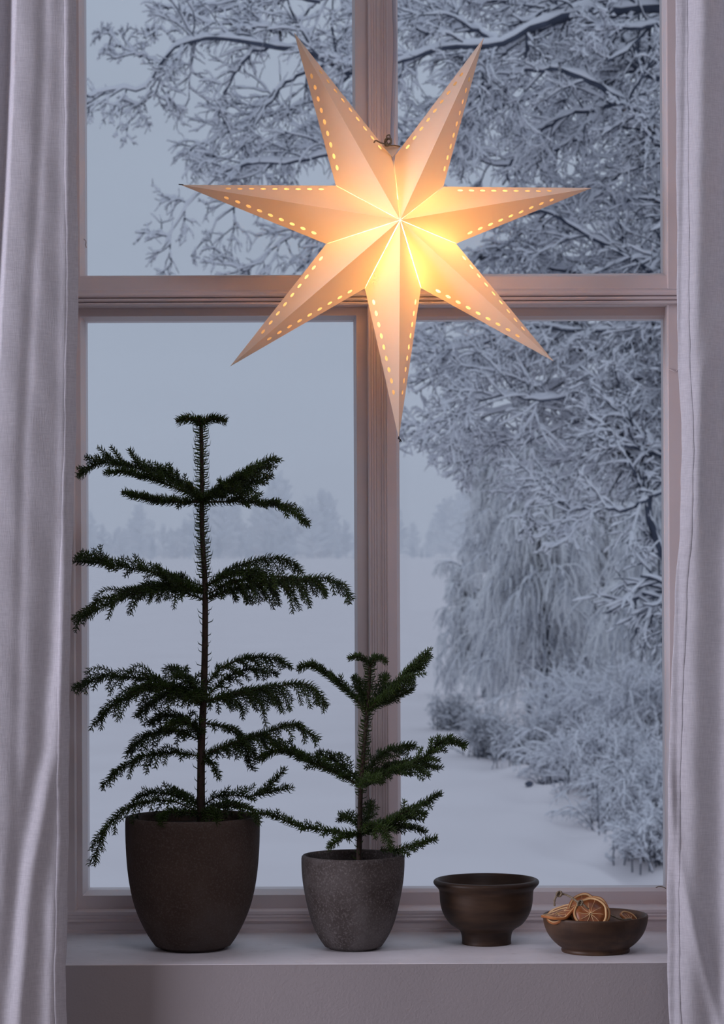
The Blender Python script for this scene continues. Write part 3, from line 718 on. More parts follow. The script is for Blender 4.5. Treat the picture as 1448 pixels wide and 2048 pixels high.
BR1 = [
 # crown tuft
 dict(pts=[(402, 848), (380, 838), (350, 843)], dep=-.01, sl=12, n=4, ndl=12, thick=5.0, droop=.1, dens=1.8),
 dict(pts=[(402, 848), (425, 838), (454, 843)], dep=-.01, sl=12, n=4, ndl=12, thick=5.0, droop=.1, dens=1.8),
 dict(pts=[(402, 850), (400, 842), (401, 832)], dep=-.02, sl=9, n=3, ndl=11, thick=5, droop=.1, dens=1.8),
 dict(pts=[(402, 850), (404, 842), (398, 836)], dep=.03, sl=7, n=3, ndl=9, thick=3, droop=.1, dens=1.6),
 # whorl A
 dict(pts=[(403, 995), (350, 968), (300, 945), (240, 928), (195, 928), (156, 955)], dep=.02, sl=52, n=13, roll=.55, droop=.30, a0=.42, peak=.62),
 dict(pts=[(403, 1003), (350, 1003), (300, 1000), (243, 983)], dep=-.05, sl=34, n=12, roll=.25, droop=.10, a0=.12, thick=3, dens=1.3),
 dict(pts=[(405, 1000), (445, 970), (500, 938), (553, 912)], dep=.03, sl=66, n=14, roll=-.75, droop=.25, a0=.1, fwd=.7),
 dict(pts=[(405, 1003), (450, 985), (500, 970), (548, 948)], dep=.06, sl=40, n=10, roll=-.5, droop=.2),
 dict(pts=[(405, 1005), (460, 1003), (530, 1006), (580, 1020), (622, 1053)], dep=-.05, sl=44, n=13, roll=.15, droop=.35, a0=.22, dens=1.2),
 dict(pts=[(403, 990), (350, 965), (315, 945), (285, 935)], dep=.07, sl=44, n=10, roll=.7, droop=.1, dens=1.2),
 dict(pts=[(403, 1000), (350, 975), (300, 958), (245, 945), (205, 948)], dep=-.02, sl=30, n=11, roll=.5, droop=.2, a0=.4, dens=1.2),
 dict(pts=[(404, 1000), (385, 985), (372, 965)], dep=-.09, sl=22, n=5, roll=.2, droop=.3),
 # whorl B
 dict(pts=[(406, 1172), (350, 1155), (270, 1138), (200, 1128), (145, 1125)], dep=.05, sl=44, n=15, roll=.35, droop=.12, a0=.12),
 dict(pts=[(235, 1142), (195, 1120), (150, 1115)], dep=.02, sl=34, n=7, roll=.8, droop=.2),
 dict(pts=[(406, 1198), (340, 1178), (270, 1186), (210, 1212), (147, 1246)], dep=-.02, sl=92, n=15, roll=.65, droop=.85, a0=.1),
 dict(pts=[(407, 1185), (350, 1172), (290, 1178), (240, 1195)], dep=.06, sl=70, n=11, roll=.4, droop=.9),
 dict(pts=[(405, 1180), (350, 1165), (322, 1148), (310, 1128)], dep=-.09, sl=30, n=6, roll=.1, droop=.1),
 dict(pts=[(405, 1185), (360, 1172), (338, 1150)], dep=-.11, sl=24, n=5, roll=.1, droop=.1),
 dict(pts=[(412, 1175), (460, 1140), (530, 1118), (580, 1122), (606, 1148)], dep=.05, sl=52, n=14, roll=-.3, droop=.6),
 dict(pts=[(412, 1198), (470, 1178), (550, 1165), (640, 1155), (680, 1168), (707, 1200)], dep=-.03, sl=78, n=17, roll=-.4, droop=.85),
 dict(pts=[(412, 1190), (470, 1162), (540, 1152), (600, 1160)], dep=-.08, sl=60, n=11, roll=-.3, droop=.9),
 # whorl C
 dict(pts=[(403, 1405), (360, 1378), (290, 1358), (205, 1355), (143, 1378)], dep=.03, sl=78, n=15, roll=.3, droop=.85, a0=.12),
 dict(pts=[(403, 1408), (350, 1380), (290, 1380), (230, 1410), (190, 1450)], dep=-.03, sl=78, n=14, roll=.35, droop=.9),
 dict(pts=[(404, 1400), (380, 1360), (350, 1338), (335, 1340)], dep=.09, sl=52, n=9, roll=.2, droop=.9),
 dict(pts=[(408, 1375), (445, 1335), (500, 1315), (550, 1316), (582, 1336)], dep=.05, sl=50, n=13, roll=-.3, droop=.6),
 dict(pts=[(408, 1400), (450, 1360), (500, 1340), (560, 1350)], dep=.08, sl=40, n=9, roll=-.3, droop=.7),
 dict(pts=[(406, 1405), (470, 1388), (550, 1373), (620, 1372), (655, 1415)], dep=-.04, sl=80, n=16, roll=-.35, droop=.9, a0=.1),
 dict(pts=[(404, 1400), (390, 1385), (372, 1400)], dep=-.10, sl=40, n=7, roll=.1, droop=.8),
 # whorl D
 dict(pts=[(402, 1512), (340, 1505), (285, 1512), (235, 1540), (203, 1572)], dep=-.04, sl=52, n=14, roll=.15, droop=.9, a0=.08),
 dict(pts=[(402, 1480), (350, 1462), (300, 1470), (255, 1508)], dep=.05, sl=62, n=12, roll=.2, droop=.8),
 dict(pts=[(403, 1475), (370, 1440), (330, 1432), (300, 1450)], dep=.07, sl=60, n=10, roll=.2, droop=.8),
 dict(pts=[(407, 1512), (455, 1490), (520, 1470), (585, 1450), (642, 1480)], dep=-.03, sl=60, n=14, roll=-.2, droop=.8),
 dict(pts=[(405, 1445), (450, 1455), (485, 1480), (505, 1540)], dep=.05, sl=52, n=10, roll=.2, droop=.7),
 dict(pts=[(406, 1515), (425, 1530), (438, 1560)], dep=-.05, sl=16, n=5, roll=.2, droop=.6),
 # whorl E, over the pot rim
 dict(pts=[(400, 1625), (340, 1602), (270, 1610), (225, 1645), (200, 1690), (190, 1733)], dep=-.06, sl=62, n=11, roll=.3, droop=1.1, a0=.2, dens=.9),
 dict(pts=[(400, 1618), (350, 1592), (300, 1588), (262, 1605)], dep=.03, sl=36, n=9, roll=.3, droop=.4, dens=.9),
 dict(pts=[(400, 1615), (370, 1590), (340, 1582)], dep=.05, sl=28, n=6, roll=.3, droop=.3),
 dict(pts=[(405, 1612), (440, 1592), (500, 1592), (545, 1582), (587, 1573)], dep=-.03, sl=40, n=8, roll=.5, droop=-.25, dens=.9),
 dict(pts=[(520, 1590), (545, 1565), (572, 1535)], dep=-.03, sl=18, n=4, roll=.5, droop=.0, dens=.9),
 dict(pts=[(404, 1620), (450, 1605), (490, 1612)], dep=.05, sl=30, n=7, roll=-.4, droop=.2),
 dict(pts=[(400, 1630), (350, 1622), (325, 1632), (322, 1650)], dep=-.11, sl=26, n=7, roll=.3, droop=.9),
 dict(pts=[(404, 1630), (420, 1622), (430, 1632), (432, 1645)], dep=-.105, sl=30, n=6, roll=.3, droop=.8),
 dict(pts=[(404, 1628), (455, 1612), (500, 1620), (520, 1650)], dep=-.10, sl=34, n=8, roll=-.3, droop=.9),
]
extra1 = []
for b_ in BR1:
    if b_.get('sl', 0) >= 50 and len(b_['pts']) >= 4 and random.random() < .6:
        q = dict(b_); x0, y0 = b_['pts'][0]; f = random.uniform(.55, .85); dyy = random.uniform(-10, 8)
        q['pts'] = [(x0+(x-x0)*f, y0+(y-y0)*f+dyy*i/len(b_['pts'])) for i, (x, y) in enumerate(b_['pts'])]
        q['dep'] = (.10 if b_['dep'] < 0 else -.09)*random.uniform(.7, 1.1); q['sl'] = b_['sl']*.8; extra1.append(q)
for b_ in BR1+extra1:
    b_ = dict(b_); pts = b_.pop('pts'); dep = b_.pop('dep'); branch(plant1, Y1, pts, dep, **b_)
Y2 = YP2
stem(plant2, Y2, [(718, 1722), (720, 1640), (722, 1570), (732, 1450), (737, 1390), (740, 1325)], 5.5, 3.4, 17, 1590)
BR2 = [
 dict(pts=[(740, 1330), (718, 1315), (695, 1318)], dep=-.02, sl=12, n=4, ndl=9, thick=2.6, droop=.1, dens=1.5),
 dict(pts=[(740, 1330), (755, 1316), (772, 1326)], dep=-.02, sl=12, n=4, ndl=9, thick=2.6, droop=.1, dens=1.5),
 dict(pts=[(740, 1330), (746, 1318), (752, 1312)], dep=.03, sl=9, n=3, ndl=9, thick=2.4, droop=.1, dens=1.5),
 dict(pts=[(732, 1422), (700, 1388), (660, 1355), (620, 1333), (594, 1343)], dep=-.02, sl=34, n=13, roll=.35, droop=.2, a0=.15, thick=2.4, dens=1.25),
 dict(pts=[(734, 1422), (770, 1388), (815, 1340), (858, 1303)], dep=-.02, sl=62, n=14, roll=-.6, droop=.10, a0=.12, fwd=.72, thick=2.4, dens=1.25),
 dict(pts=[(733, 1420), (722, 1385), (706, 1352)], dep=.06, sl=30, n=7, roll=.3, droop=.1, dens=1.2),
 dict(pts=[(735, 1420), (765, 1380), (770, 1345)], dep=.07, sl=32, n=7, roll=.3, droop=.1, dens=1.2),
 dict(pts=[(734, 1422), (780, 1400), (828, 1378)], dep=.05, sl=30, n=8, roll=.3, droop=.1, dens=1.2),
 dict(pts=[(722, 1572), (680, 1550), (620, 1524), (560, 1502), (517, 1522)], dep=-.02, sl=54, n=16, roll=.3, droop=.35, thick=2.4, dens=1.25),
 dict(pts=[(722, 1568), (690, 1540), (660, 1518), (632, 1506)], dep=.05, sl=34, n=9, roll=.5, droop=.2),
 dict(pts=[(724, 1568), (780, 1545), (840, 1520), (890, 1480), (936, 1490)], dep=-.02, sl=60, n=16, roll=-.3, droop=.28, thick=2.6, dens=1.25),
 dict(pts=[(724, 1555), (760, 1512), (790, 1495), (832, 1490)], dep=.06, sl=46, n=10, roll=-.4, droop=.3),
 dict(pts=[(724, 1562), (770, 1535), (830, 1530), (880, 1540)], dep=.05, sl=46, n=11, roll=-.3, droop=.3),
 dict(pts=[(722, 1572), (740, 1560), (750, 1560)], dep=-.10, sl=40, n=8, roll=.2, droop=.5),
 dict(pts=[(718, 1668), (650, 1662), (590, 1650), (545, 1632), (497, 1628)], dep=-.05, sl=36, n=10, roll=.4, droop=.3, a0=.12),
 dict(pts=[(720, 1655), (695, 1635), (678, 1640)], dep=.04, sl=30, n=6, roll=.3, droop=.4),
 dict(pts=[(716, 1668), (685, 1672), (655, 1698)], dep=-.06, sl=26, n=7, roll=.3, droop=.5),
 dict(pts=[(720, 1665), (780, 1640), (835, 1612), (884, 1586)], dep=.03, sl=50, n=11, roll=-.4, droop=.15, dens=1.0),
 dict(pts=[(720, 1662), (780, 1640), (820, 1622), (855, 1630)], dep=-.04, sl=48, n=11, roll=-.3, droop=.35),
 dict(pts=[(720, 1668), (770, 1655), (820, 1655), (852, 1665)], dep=.05, sl=40, n=9, roll=.2, droop=.4),
 dict(pts=[(760, 1700), (790, 1700), (830, 1690), (875, 1673)], dep=-.03, sl=32, n=8, roll=-.5, droop=.1),
 dict(pts=[(720, 1668), (745, 1650), (765, 1655), (785, 1690)], dep=-.09, sl=40, n=9, roll=-.3, droop=.8),
 dict(pts=[(720, 1660), (735, 1630), (742, 1600)], dep=.07, sl=30, n=7, roll=.2, droop=.2),
]
for b_ in BR2:
    b_ = dict(b_); pts = b_.pop('pts'); dep = b_.pop('dep'); branch(plant2, Y2, pts, dep, **b_)

# ------------------------------------------------------------------ wooden bowls
def bowl(name, cx, Yb, prof_px, label, mat, inner_t, inner_drop):
    c = P(cx, 1890, Yb); c[2] = SILL; D = Yb-CY; k = D/FPX
    root_prof = [(r*k, CZ-(py-PY0)*k) for r, py in prof_px]
    zz0 = root_prof[-1][1]; sc = (root_prof[0][1]-SILL)/(root_prof[0][1]-zz0)
    root_prof = [(r, SILL+(z-zz0)*sc) for r, z in root_prof]
    # smooth
    a = np.array(root_prof); s = np.concatenate([[0], np.cumsum(np.linalg.norm(np.diff(a, axis=0), axis=1))])
    pts = resample(np.c_[a, np.zeros(len(a))], 60)[:, :2]
    return c, pts, k
c, pts, k = bowl('wooden_bowl', 973, -0.14, [(98, 1759), (102, 1759.5), (105.5, 1763), (105, 1768), (100, 1774), (95, 1780), (93.5, 1790), (92.5, 1805), (89, 1822), (82, 1837), (72, 1850), (60, 1858), (53, 1864), (50, 1873), (49, 1884), (49.5, 1890)], '', None, 0, 0)
inner = [(0.0004, SILL+0.045), (0.02, SILL+0.0455), (0.045, SILL+0.053), (0.066, SILL+0.072), (0.0765, SILL+0.092), (0.080, SILL+0.103), (pts[0][0]-0.001, pts[0][1]-0.0012)]
ii = [tuple(q[:2]) for q in resample(np.array([(a, b, 0) for a, b in inner]), 24)]
b1 = lathe('wooden_bowl', ii+[tuple(q) for q in pts]+[(pts[-1][0]-.004, SILL), (0.0004, SILL+0.0003)], c, M['wood'], None, 96)
def rebase(o, c):
    me = o.data; me.transform(Matrix.Translation((-c[0], -c[1], -c[2]))); o.location = [float(v) for v in c]
rebase(b1, c); tag(b1, 'empty footed dark wooden bowl with a flared rim, beside the short pine', 'bowl')
c, pts, k = bowl('wooden_bowl', 1191, -0.235, [(101.5, 1830.5), (103.5, 1830.5), (105, 1833), (104.5, 1840), (102, 1853), (96, 1868), (87, 1881), (77, 1891), (69, 1897), (67.5, 1899.5), (68.5, 1902), (67.5, 1906)], '', None, 0, 0)
inner = [(0.0004, SILL+0.013), (0.03, SILL+0.0135), (0.055, SILL+0.022), (0.072, SILL+0.038), (0.080, SILL+0.053), (pts[0][0]-0.001, pts[0][1]-0.001)]
ii = [tuple(q[:2]) for q in resample(np.array([(a, b, 0) for a, b in inner]), 24)]
b2 = lathe('wooden_bowl', ii+[tuple(q) for q in pts]+[(pts[-1][0]-.004, SILL), (0.0004, SILL+0.0003)], c, M['wood2'], None, 96)
rebase(b2, c); tag(b2, 'low brown wooden bowl holding dried orange slices, beside the right curtain', 'bowl')
bc2 = c.copy()

# ------------------------------------------------------------------ dried orange garland in the low bowl
gar = empty('dried_orange_garland', (bc2[0]-0.03, bc2[1], SILL+0.02), 'garland of dried orange slices knotted on brown twine in the low bowl', 'garland')
def orange_slice(cpos, normal, rad, th=0.0042, warp=0.0, spin=0.0, sq=1.0):
    nz_ = Vector(normal).normalized(); rot = nz_.to_track_quat('Z', 'Y').to_matrix() @ Matrix.Rotation(spin, 3, 'Z')
    def tr(v):
        x, y, z = v; z = z+warp*((x/rad)**2-(y/rad)**2)*0.5*rad+warp*0.3*rad*math.sin(2*math.atan2(y, x)+1)
        w_ = rot @ Vector((x, y*sq, z)); return (cpos[0]+w_.x, cpos[1]+w_.y, cpos[2]+w_.z)
    seg = 60
    def revolve(nm, prof, mat, par, wav=0.0):
        V = []; F = []
        for (r, z) in prof:
            for k_ in range(seg):
                a = 2*PI*k_/seg; rr = r*(1+0.02*math.sin(3*a+spin)+0.012*math.sin(7*a)); V.append(tr((rr*math.cos(a), rr*math.sin(a), z+wav*math.sin(10*a)*r)))
        n = len(prof)
        for i in range(n-1):
            for k_ in range(seg): F.append((i*seg+k_, i*seg+(k_+1) % seg, (i+1)*seg+(k_+1) % seg, (i+1)*seg+k_))
        return mesh_np(nm, np.array(V), np.array(F), mat, par)
    h = th/2
    so = revolve('orange_slice', [(0.0003, h*.5), (rad*.2, h*.45), (rad*.5, h*.3), (rad*.86, h*.6), (rad*.865, -h*.6), (rad*.5, -h*.3), (rad*.2, -h*.45), (.0003, -h*.5)], M['orange'], gar, wav=0.012)
    revolve('pith', [(rad*.85, h*.5), (rad*.87, h*.95), (rad*.93, h*1.1), (rad*.955, h*.9), (rad*.955, -h*.9), (rad*.93, -h*1.1), (rad*.87, -h*.95), (rad*.85, -h*.5), (rad*.85, h*.5)], M['pith'], so)
    revolve('peel', [(rad*.95, h*.9), (rad*.975, h*1.05), (rad, h*.5), (rad, -h*.5), (rad*.975, -h*1.05), (rad*.95, -h*.9), (rad*.95, h*.9)], M['peel'], so)
    # membranes: ten thin spokes on each face and a core
    sp = []; rr = []
    for q in range(10):
        a = 2*PI*(q+random.uniform(-.12, .12))/10+spin
        for s in (1, -1):
            K = 8
            sp.append([tr((rad*t*math.cos(a+0.05*math.sin(t*6)), rad*t*math.sin(a+0.05*math.sin(t*6)), s*h*(.62-.25*math.sin(PI*t)))) for t in np.linspace(0.03, .87, K)]); rr.append(np.linspace(.0006, .0003, K))
    V, F = tubes(np.array(sp), np.array(rr), 5); mesh_np('membrane', V, F, M['pith'], so)
    return so
Yb = -0.235
orange_slice(P(1181, 1827.5, Yb-0.062), (-0.03, -1, 0.42), 0.0285, warp=0.08, spin=.3)            # front slice, facing the viewer
orange_slice(P(1168, 1819, Yb-0.040), (0.10, -1, 0.36), 0.0270, warp=.12, spin=1.2)
orange_slice(P(1186, 1823, Yb-0.043), (-.15, -1, 0.42), 0.0270, warp=-.10, spin=.8)
orange_slice(P(1192, 1828, Yb-0.050), (-.25, -1, 0.42), 0.0240, warp=.1, spin=2)
orange_slice(P(1126, 1824, Yb-0.035), (-.47, -.18, 0.85), 0.030, warp=.14, spin=.5)
orange_slice(P(1113, 1829, Yb-0.045), (-.16, -.10, 0.95), 0.026, warp=.16, spin=1.5)
orange_slice(P(1150, 1827, Yb-0.030), (-.66, -.25, 0.72), 0.023, warp=.10, spin=.9)
orange_slice(P(1262, 1840, Yb+0.015), (.55, -.25, 0.75), 0.022, warp=.10, spin=.2)
tw = [resample([P(1109, 1812, Yb-.05), P(1109, 1802, Yb-.05), P(1112, 1794, Yb-.05), P(1117, 1788, Yb-.05)], 20),
      resample([P(1117, 1788, Yb-.05), P(1130, 1789, Yb-.052), P(1143, 1795, Yb-.06), P(1154, 1803, Yb-.068)], 20),
      resample([P(1154, 1803, Yb-.068), P(1162, 1806, Yb-.07), P(1170, 1812, Yb-.072), P(1177, 1818, Yb-.07)], 20),
      resample([P(1215, 1828, Yb-.04), P(1228, 1833, Yb-.035), P(1243, 1839, Yb-.03), P(1262, 1838, Yb+.01)], 20)]
rw = [np.full(20, .0017)]*4
for (cx, cy, s) in ((1118, 1788, .0042), (1160, 1806, .0040)):
    for q in range(3):
        th = np.linspace(0, 2*PI*1.05, 20); cc = np.array(P(cx, cy, Yb-.052 if cx < 1130 else Yb-.07))
        tw.append(cc+np.stack([s*np.cos(th+q), .0022*np.sin(2*th+q), s*.9*np.sin(th*1.0+q*1.4)], 1)); rw.append(np.full(20, .0017))
main_tw = resample(np.concatenate([tw[0][:-1], tw[1][:-1], tw[2]])[::3], 70)
V, F = tubes([main_tw], [np.full(70, .0017)], 7); mesh_np('twine', V, F, M['twine'], gar)
V, F = tubes([tw[3]], [np.full(20, .0015)], 7); mesh_np('twine', V, F, M['twine'], gar)
for q in (4, 7):
    cc = np.concatenate([tw[q], tw[q+1], tw[q+2]]); V, F = tubes([resample(cc[::2], 90)], [np.full(90, .0016)], 7); mesh_np('knot', V, F, M['twine'], gar)

# ================================================================== outdoors
GZ = CZ-4.0; HAZE = 0.00135
def ground_z(x, y):
    d = y-CY
    base = GZ+1.75*sstep(150, 800, d)
    b = 0.10*math.sin(x*1.7+y*.31)*math.sin(y*.55+1.1)+0.07*math.sin(x*3.3-y*.9)+0.05*math.sin(x*5.1+y*1.7+.4)
    nearr = sstep(1.5, 3.5, x)*(1-sstep(45, 60, d))*sstep(20, 30, d)
    z = base+b*nearr*1.5
    z += (0.25*math.sin(x*.05+1)*math.sin(y*.02)+.12*math.sin(x*.11+y*.05))*sstep(60, 160, d)*(1-sstep(500, 800, d))*.8
    z += 0.02*math.sin(x*1.1+y*.7)*math.sin(y*.9)*(1-sstep(50, 90, d))
    return z
ys = np.concatenate([np.linspace(0.4, 24, 16), np.linspace(25, 60, 150), np.geomspace(61, 1400, 70)])
us = np.concatenate([np.linspace(-1.2, -.25, 12), np.linspace(-.22, .28, 150), np.linspace(.32, 1.2, 12)])
V = np.zeros((len(ys), len(us), 3))
for i, y in enumerate(ys):
    for j, u in enumerate(us):
        x = u*(y-CY)*0.8+ (0 if y > 20 else 0); V[i, j] = (x if y > 10 else x*3, y, ground_z(x, y))
idx = np.arange(V.shape[0]*V.shape[1]).reshape(V.shape[0], V.shape[1])
F = np.stack([idx[:-1, :-1], idx[:-1, 1:], idx[1:, 1:], idx[1:, :-1]], -1).reshape(-1, 4)
gobj = mesh_np('snow_ground', V.reshape(-1, 3), F, M['ground']); tag(gobj, kind='structure')

# vectorised branching
def spawn(par, prad, m, u0, u1, ratio, spread, grav, K, rr, minr, wob=0.06, len_jit=.35, up=0.0, plane=None):
    """par (N,K0,3) -> children (N*m,K,3)"""
    N, K0, _ = par.shape
    T = np.gradient(par, axis=1); T /= np.linalg.norm(T, axis=2, keepdims=True)+1e-12
    plen = np.linalg.norm(np.diff(par, axis=1), axis=2).sum(1)
    u = R.uniform(u0, u1, (N, m)); f = u*(K0-1); k = np.minimum(f.astype(int), K0-2); fr = (f-k)[..., None]
    ii = np.arange(N)[:, None]
    p = par[ii, k]*(1-fr)+par[ii, k+1]*fr; t = T[ii, k]; r = prad[ii, k]
    rnd = R.normal(0, 1, (N, m, 3))
    if plane is not None: rnd *= np.array(plane)
    s = rnd-np.sum(rnd*t, -1, keepdims=True)*t; s /= np.linalg.norm(s, axis=-1, keepdims=True)+1e-9
    th = R.normal(spread, spread*.25, (N, m, 1))
    d = t*np.cos(th)+s*np.sin(th); d[..., 2] += up; d /= np.linalg.norm(d, axis=-1, keepdims=True)
    L = plen[:, None]*ratio*(1-.45*u)*R.uniform(1-len_jit, 1+len_jit, (N, m))
    d = d.reshape(-1, 3); p = p.reshape(-1, 3); L = L.reshape(-1); r = np.maximum(r.reshape(-1)*rr, minr)
    out = np.zeros((N*m, K, 3)); out[:, 0] = p; dd = d.copy()
    for j in range(1, K):
        dd = dd+R.normal(0, wob, dd.shape)+np.array([0, 0, -grav/K]); dd /= np.linalg.norm(dd, axis=1, keepdims=True)
        out[:, j] = out[:, j-1]+dd*(L/(K-1))[:, None]
    rad = r[:, None]*np.linspace(1, .55, K)[None]
    return out, rad
def snow_on(paths, rad, thick, gap=.25, ns=5):
    T = np.gradient(paths, axis=1); T /= np.linalg.norm(T, axis=2, keepdims=True)+1e-12
    hz = np.sqrt(np.clip(1-T[..., 2]**2, 0, 1))
    N, K, _ = paths.shape
    s = (rad*.75+thick)*(.35+.65*hz)*R.uniform(.6, 1.35, (N, K))
    keep = R.uniform(0, 1, (N, K)) > gap
    s = np.where(keep, s, s*.25)
    s[:, -1] *= .5
    P_ = paths.copy(); P_[..., 2] += rad*.55+s*.62
    return tubes(P_, s, ns)

# ---- the big snow-laden tree to the right of the house
DN = 22.0
YN = DN+CY
def limb(pts, r0, r1, K=26, dy=0, dy1=None):
    n = len(pts); dy1 = dy if dy1 is None else dy1
    W = [P(x, y, YN+dy+(dy1-dy)*i/(n-1)) for i, (x, y) in enumerate(pts)]
    m = resample(W, K); w_ = np.cumsum(R.normal(0, .010, (K, 3)), 0); w_ -= np.linspace(0, 1, K)[:, None]*w_[-1]
    return m+w_, np.linspace(r0, r1, K)*DN/FPX
tr_base = P(1500, 1560, YN); tr_base[2] = GZ
big = empty('snowy_tree', tr_base, 'big near tree whose snow-laden limbs fill the top of the window', 'tree')
trunk_pts = [tuple(tr_base+np.array((0, 0, -.1))), tuple(P(1490, 1300, YN)), tuple(P(1480, 1000, YN)), tuple(P(1500, 700, YN)), tuple(P(1470, 350, YN)), tuple(P(1430, 0, YN)), tuple(P(1380, -400, YN))]
tm = resample(np.array(trunk_pts), 40); V, F = tubes([tm], [np.linspace(46, 16, 40)*DN/FPX], 12); mesh_np('trunk', V, F, M['bark'], big)
LIMBS = [
 # upper right
 ([(1475, 560), (1400, 420), (1325, 295), (1275, 252), (1245, 205), (1180, 165), (1120, 140)], 11, 5, 0, -.6),
 ([(1455, 260), (1380, 180), (1300, 140), (1240, 100), (1180, 20), (1130, -60)], 9, 4, .5, .9),
 ([(1440, 60), (1330, 20), (1200, 20), (1060, 64), (1000, 92), (900, 98), (790, 132), (700, 150)], 11, 3, -.3, -.9),
 ([(1000, 92), (960, 66), (930, 62), (860, 70), (800, 40), (740, 10)], 6, 2.4, -.6, 0),
 ([(1300, 140), (1220, 60), (1110, 15), (1010, 8), (900, -10)], 7, 3, .6, 1.2),
 ([(1475, 700), (1400, 610), (1287, 540), (1240, 510), (1180, 478), (1140, 450), (1100, 430), (1040, 425)], 9, 3, .2, .5),
 ([(1475, 420), (1400, 340), (1330, 312), (1285, 318), (1240, 345), (1180, 400)], 6, 2.5, .7, .3),
 ([(1245, 205), (1190, 230), (1120, 240), (1040, 300), (1005, 370)], 5, 2, 0, .5),
 ([(1470, 350), (1360, 260), (1250, 250), (1120, 300), (1000, 330), (900, 300)], 7, 2.4, 1.2, 1.6),
 ([(1480, 800), (1380, 470), (1270, 400), (1150, 390), (1030, 480), (960, 520)], 7, 2.4, 1.3, 1.3),
 ([(1480, 650), (1380, 560), (1250, 560), (1120, 540), (1000, 510), (900, 540)], 7, 2.2, 1.8, 1.2),
 ([(1440, 80), (1380, 60), (1300, 45), (1230, 60), (1170, 62)], 6, 3, -.4, -.6),
 ([(1180, 20), (1150, 100), (1140, 180), (1110, 260)], 4, 2, .2, .6),
 ([(1120, 140), (1040, 150), (960, 200), (900, 260), (860, 330)], 4.5, 2, -.6, -.3),
 ([(1380, -60), (1250, -30), (1080, -60), (900, -40), (760, -30), (640, 0)], 9, 3, 1, 1.4),
 ([(1400, 120), (1240, 130), (1050, 190), (940, 240), (860, 260)], 6, 2.4, 1.9, 1.5),
 ([(1440, 160), (1240, 60), (1100, 110), (980, 150), (900, 160)], 7, 3, 2.2, 2.0),
 # left pane
 ([(700, 150), (660, 118), (613, 93), (586, 83), (497, 77), (431, 73), (392, 77), (353, 83), (320, 120), (285, 172), (235, 178), (178, 190)], 6.5, 1.4, -.9, -.6),
 ([(562, 83), (516, 102), (481, 143), (462, 186), (440, 240)], 4, 1.4, -.8, -.4),
 ([(560, 66), (540, 46), (520, 28), (500, -20)], 4, 2, -.8, -.4),
 ([(640, 0), (560, -20), (480, 10), (410, 25), (372, 24), (315, 8)], 4.5, 1.4, .2, .2),
 ([(540, 66), (470, 50), (420, 38), (372, 24)], 2.2, 1.6, -.8, -.4),
 ([(353, 83), (320, 60), (290, 50)], 2, 1, -.6, -.4),
 ([(320, 140), (290, 200), (270, 230), (225, 272)], 2, 1, -.5, -.3),
 ([(240, 100), (222, 70), (205, 50)], 1.6, .9, -.6, -.4), ([(320, 130), (280, 115), (240, 100), (205, 96)], 2, .9, -.5, -.4),
 ([(860, 260), (760, 290), (656, 306), (580, 316), (520, 318), (462, 333), (416, 368), (365, 420), (330, 490)], 5, 1.3, -.3, 0),
 ([(760, 290), (700, 350), (640, 420), (590, 455), (540, 500), (480, 548)], 4, 1.3, .5, .4),
 ([(700, 150), (640, 190), (560, 215), (480, 240), (420, 290), (365, 320)], 4.5, 1.4, .7, .5),
 ([(800, 180), (700, 220), (620, 250), (560, 300), (500, 380), (440, 440), (420, 480)], 4.5, 1.4, 1.0, .7),
 ([(660, 118), (600, 150), (540, 190), (470, 300), (425, 330)], 4, 1.3, .1, .3),
 ([(740, 360), (680, 430), (650, 490), (600, 540), (560, 580)], 3.5, 1.2, 0, .4),
 ([(640, 0), (600, 40), (640, 90), (620, 160)], 3, 1.4, .9, .6),
 # lower right pane, fans sweeping to the left and down
 ([(1475, 760), (1390, 640), (1300, 650), (1160, 668), (1060, 660), (960, 690), (880, 700)], 7, 2, 0, .4),
 ([(1475, 800), (1380, 690), (1240, 700), (1120, 712), (1000, 712), (900, 740), (830, 770)], 6, 1.8, .3, .6),
 ([(1475, 840), (1380, 760), (1250, 755), (1130, 760), (1050, 790), (960, 830), (880, 870)], 6, 1.8, .8, .8),
 ([(1160, 780), (1080, 800), (980, 790), (900, 830), (840, 850), (815, 852)], 4, 1.4, .1, .2),
 ([(1480, 960), (1380, 860), (1260, 830), (1150, 840), (1050, 880), (960, 890), (920, 940)], 5, 1.6, .5, .9),
 ([(1480, 1100), (1420, 980), (1325, 905), (1282, 912), (1250, 892), (1238, 840), (1235, 770)], 12, 5, -.3, 0),
 ([(1480, 1300), (1360, 1180), (1308, 1090), (1294, 1021), (1298, 966), (1235, 895), (1203, 852), (1180, 800)], 11, 4, -.5, 0),
 ([(1297, 1000), (1250, 1012), (1190, 1008), (1150, 1016), (1110, 1000), (1070, 1000), (1050, 1022)], 4, 1.5, -.4, -.2),
 ([(1160, 560), (1158, 640), (1158, 690), (1168, 720)], 5.5, 4.5, .4, .5),
 ([(1475, 900), (1400, 800), (1330, 740), (1300, 800), (1270, 860)], 6, 2.5, .6, .4),
 ([(1475, 900), (1390, 820), (1310, 840), (1200, 930), (1130, 960), (1060, 1000)], 5, 1.6, 1, 1.4),
 ([(1475, 640), (1400, 600), (1300, 600), (1180, 620), (1080, 600), (960, 620), (850, 660)], 6, 1.8, 1.2, 1.4),
]
mains = []; mrad = []
for (pts, r0, r1, a, b) in LIMBS:
    m, r = limb(pts, r0, r1, 26, a, b); mains.append(m); mrad.append(r)
for m, r in zip(mains, mrad):
    V, F = tubes([m], [r], 8); bo = mesh_np('branch', V, F, M['bark'], big)
    sV, sF = snow_on(m[None], r[None], 3.2*DN/FPX, .12, 7); so = mesh_np('snow', sV, sF, M['snow'], bo)
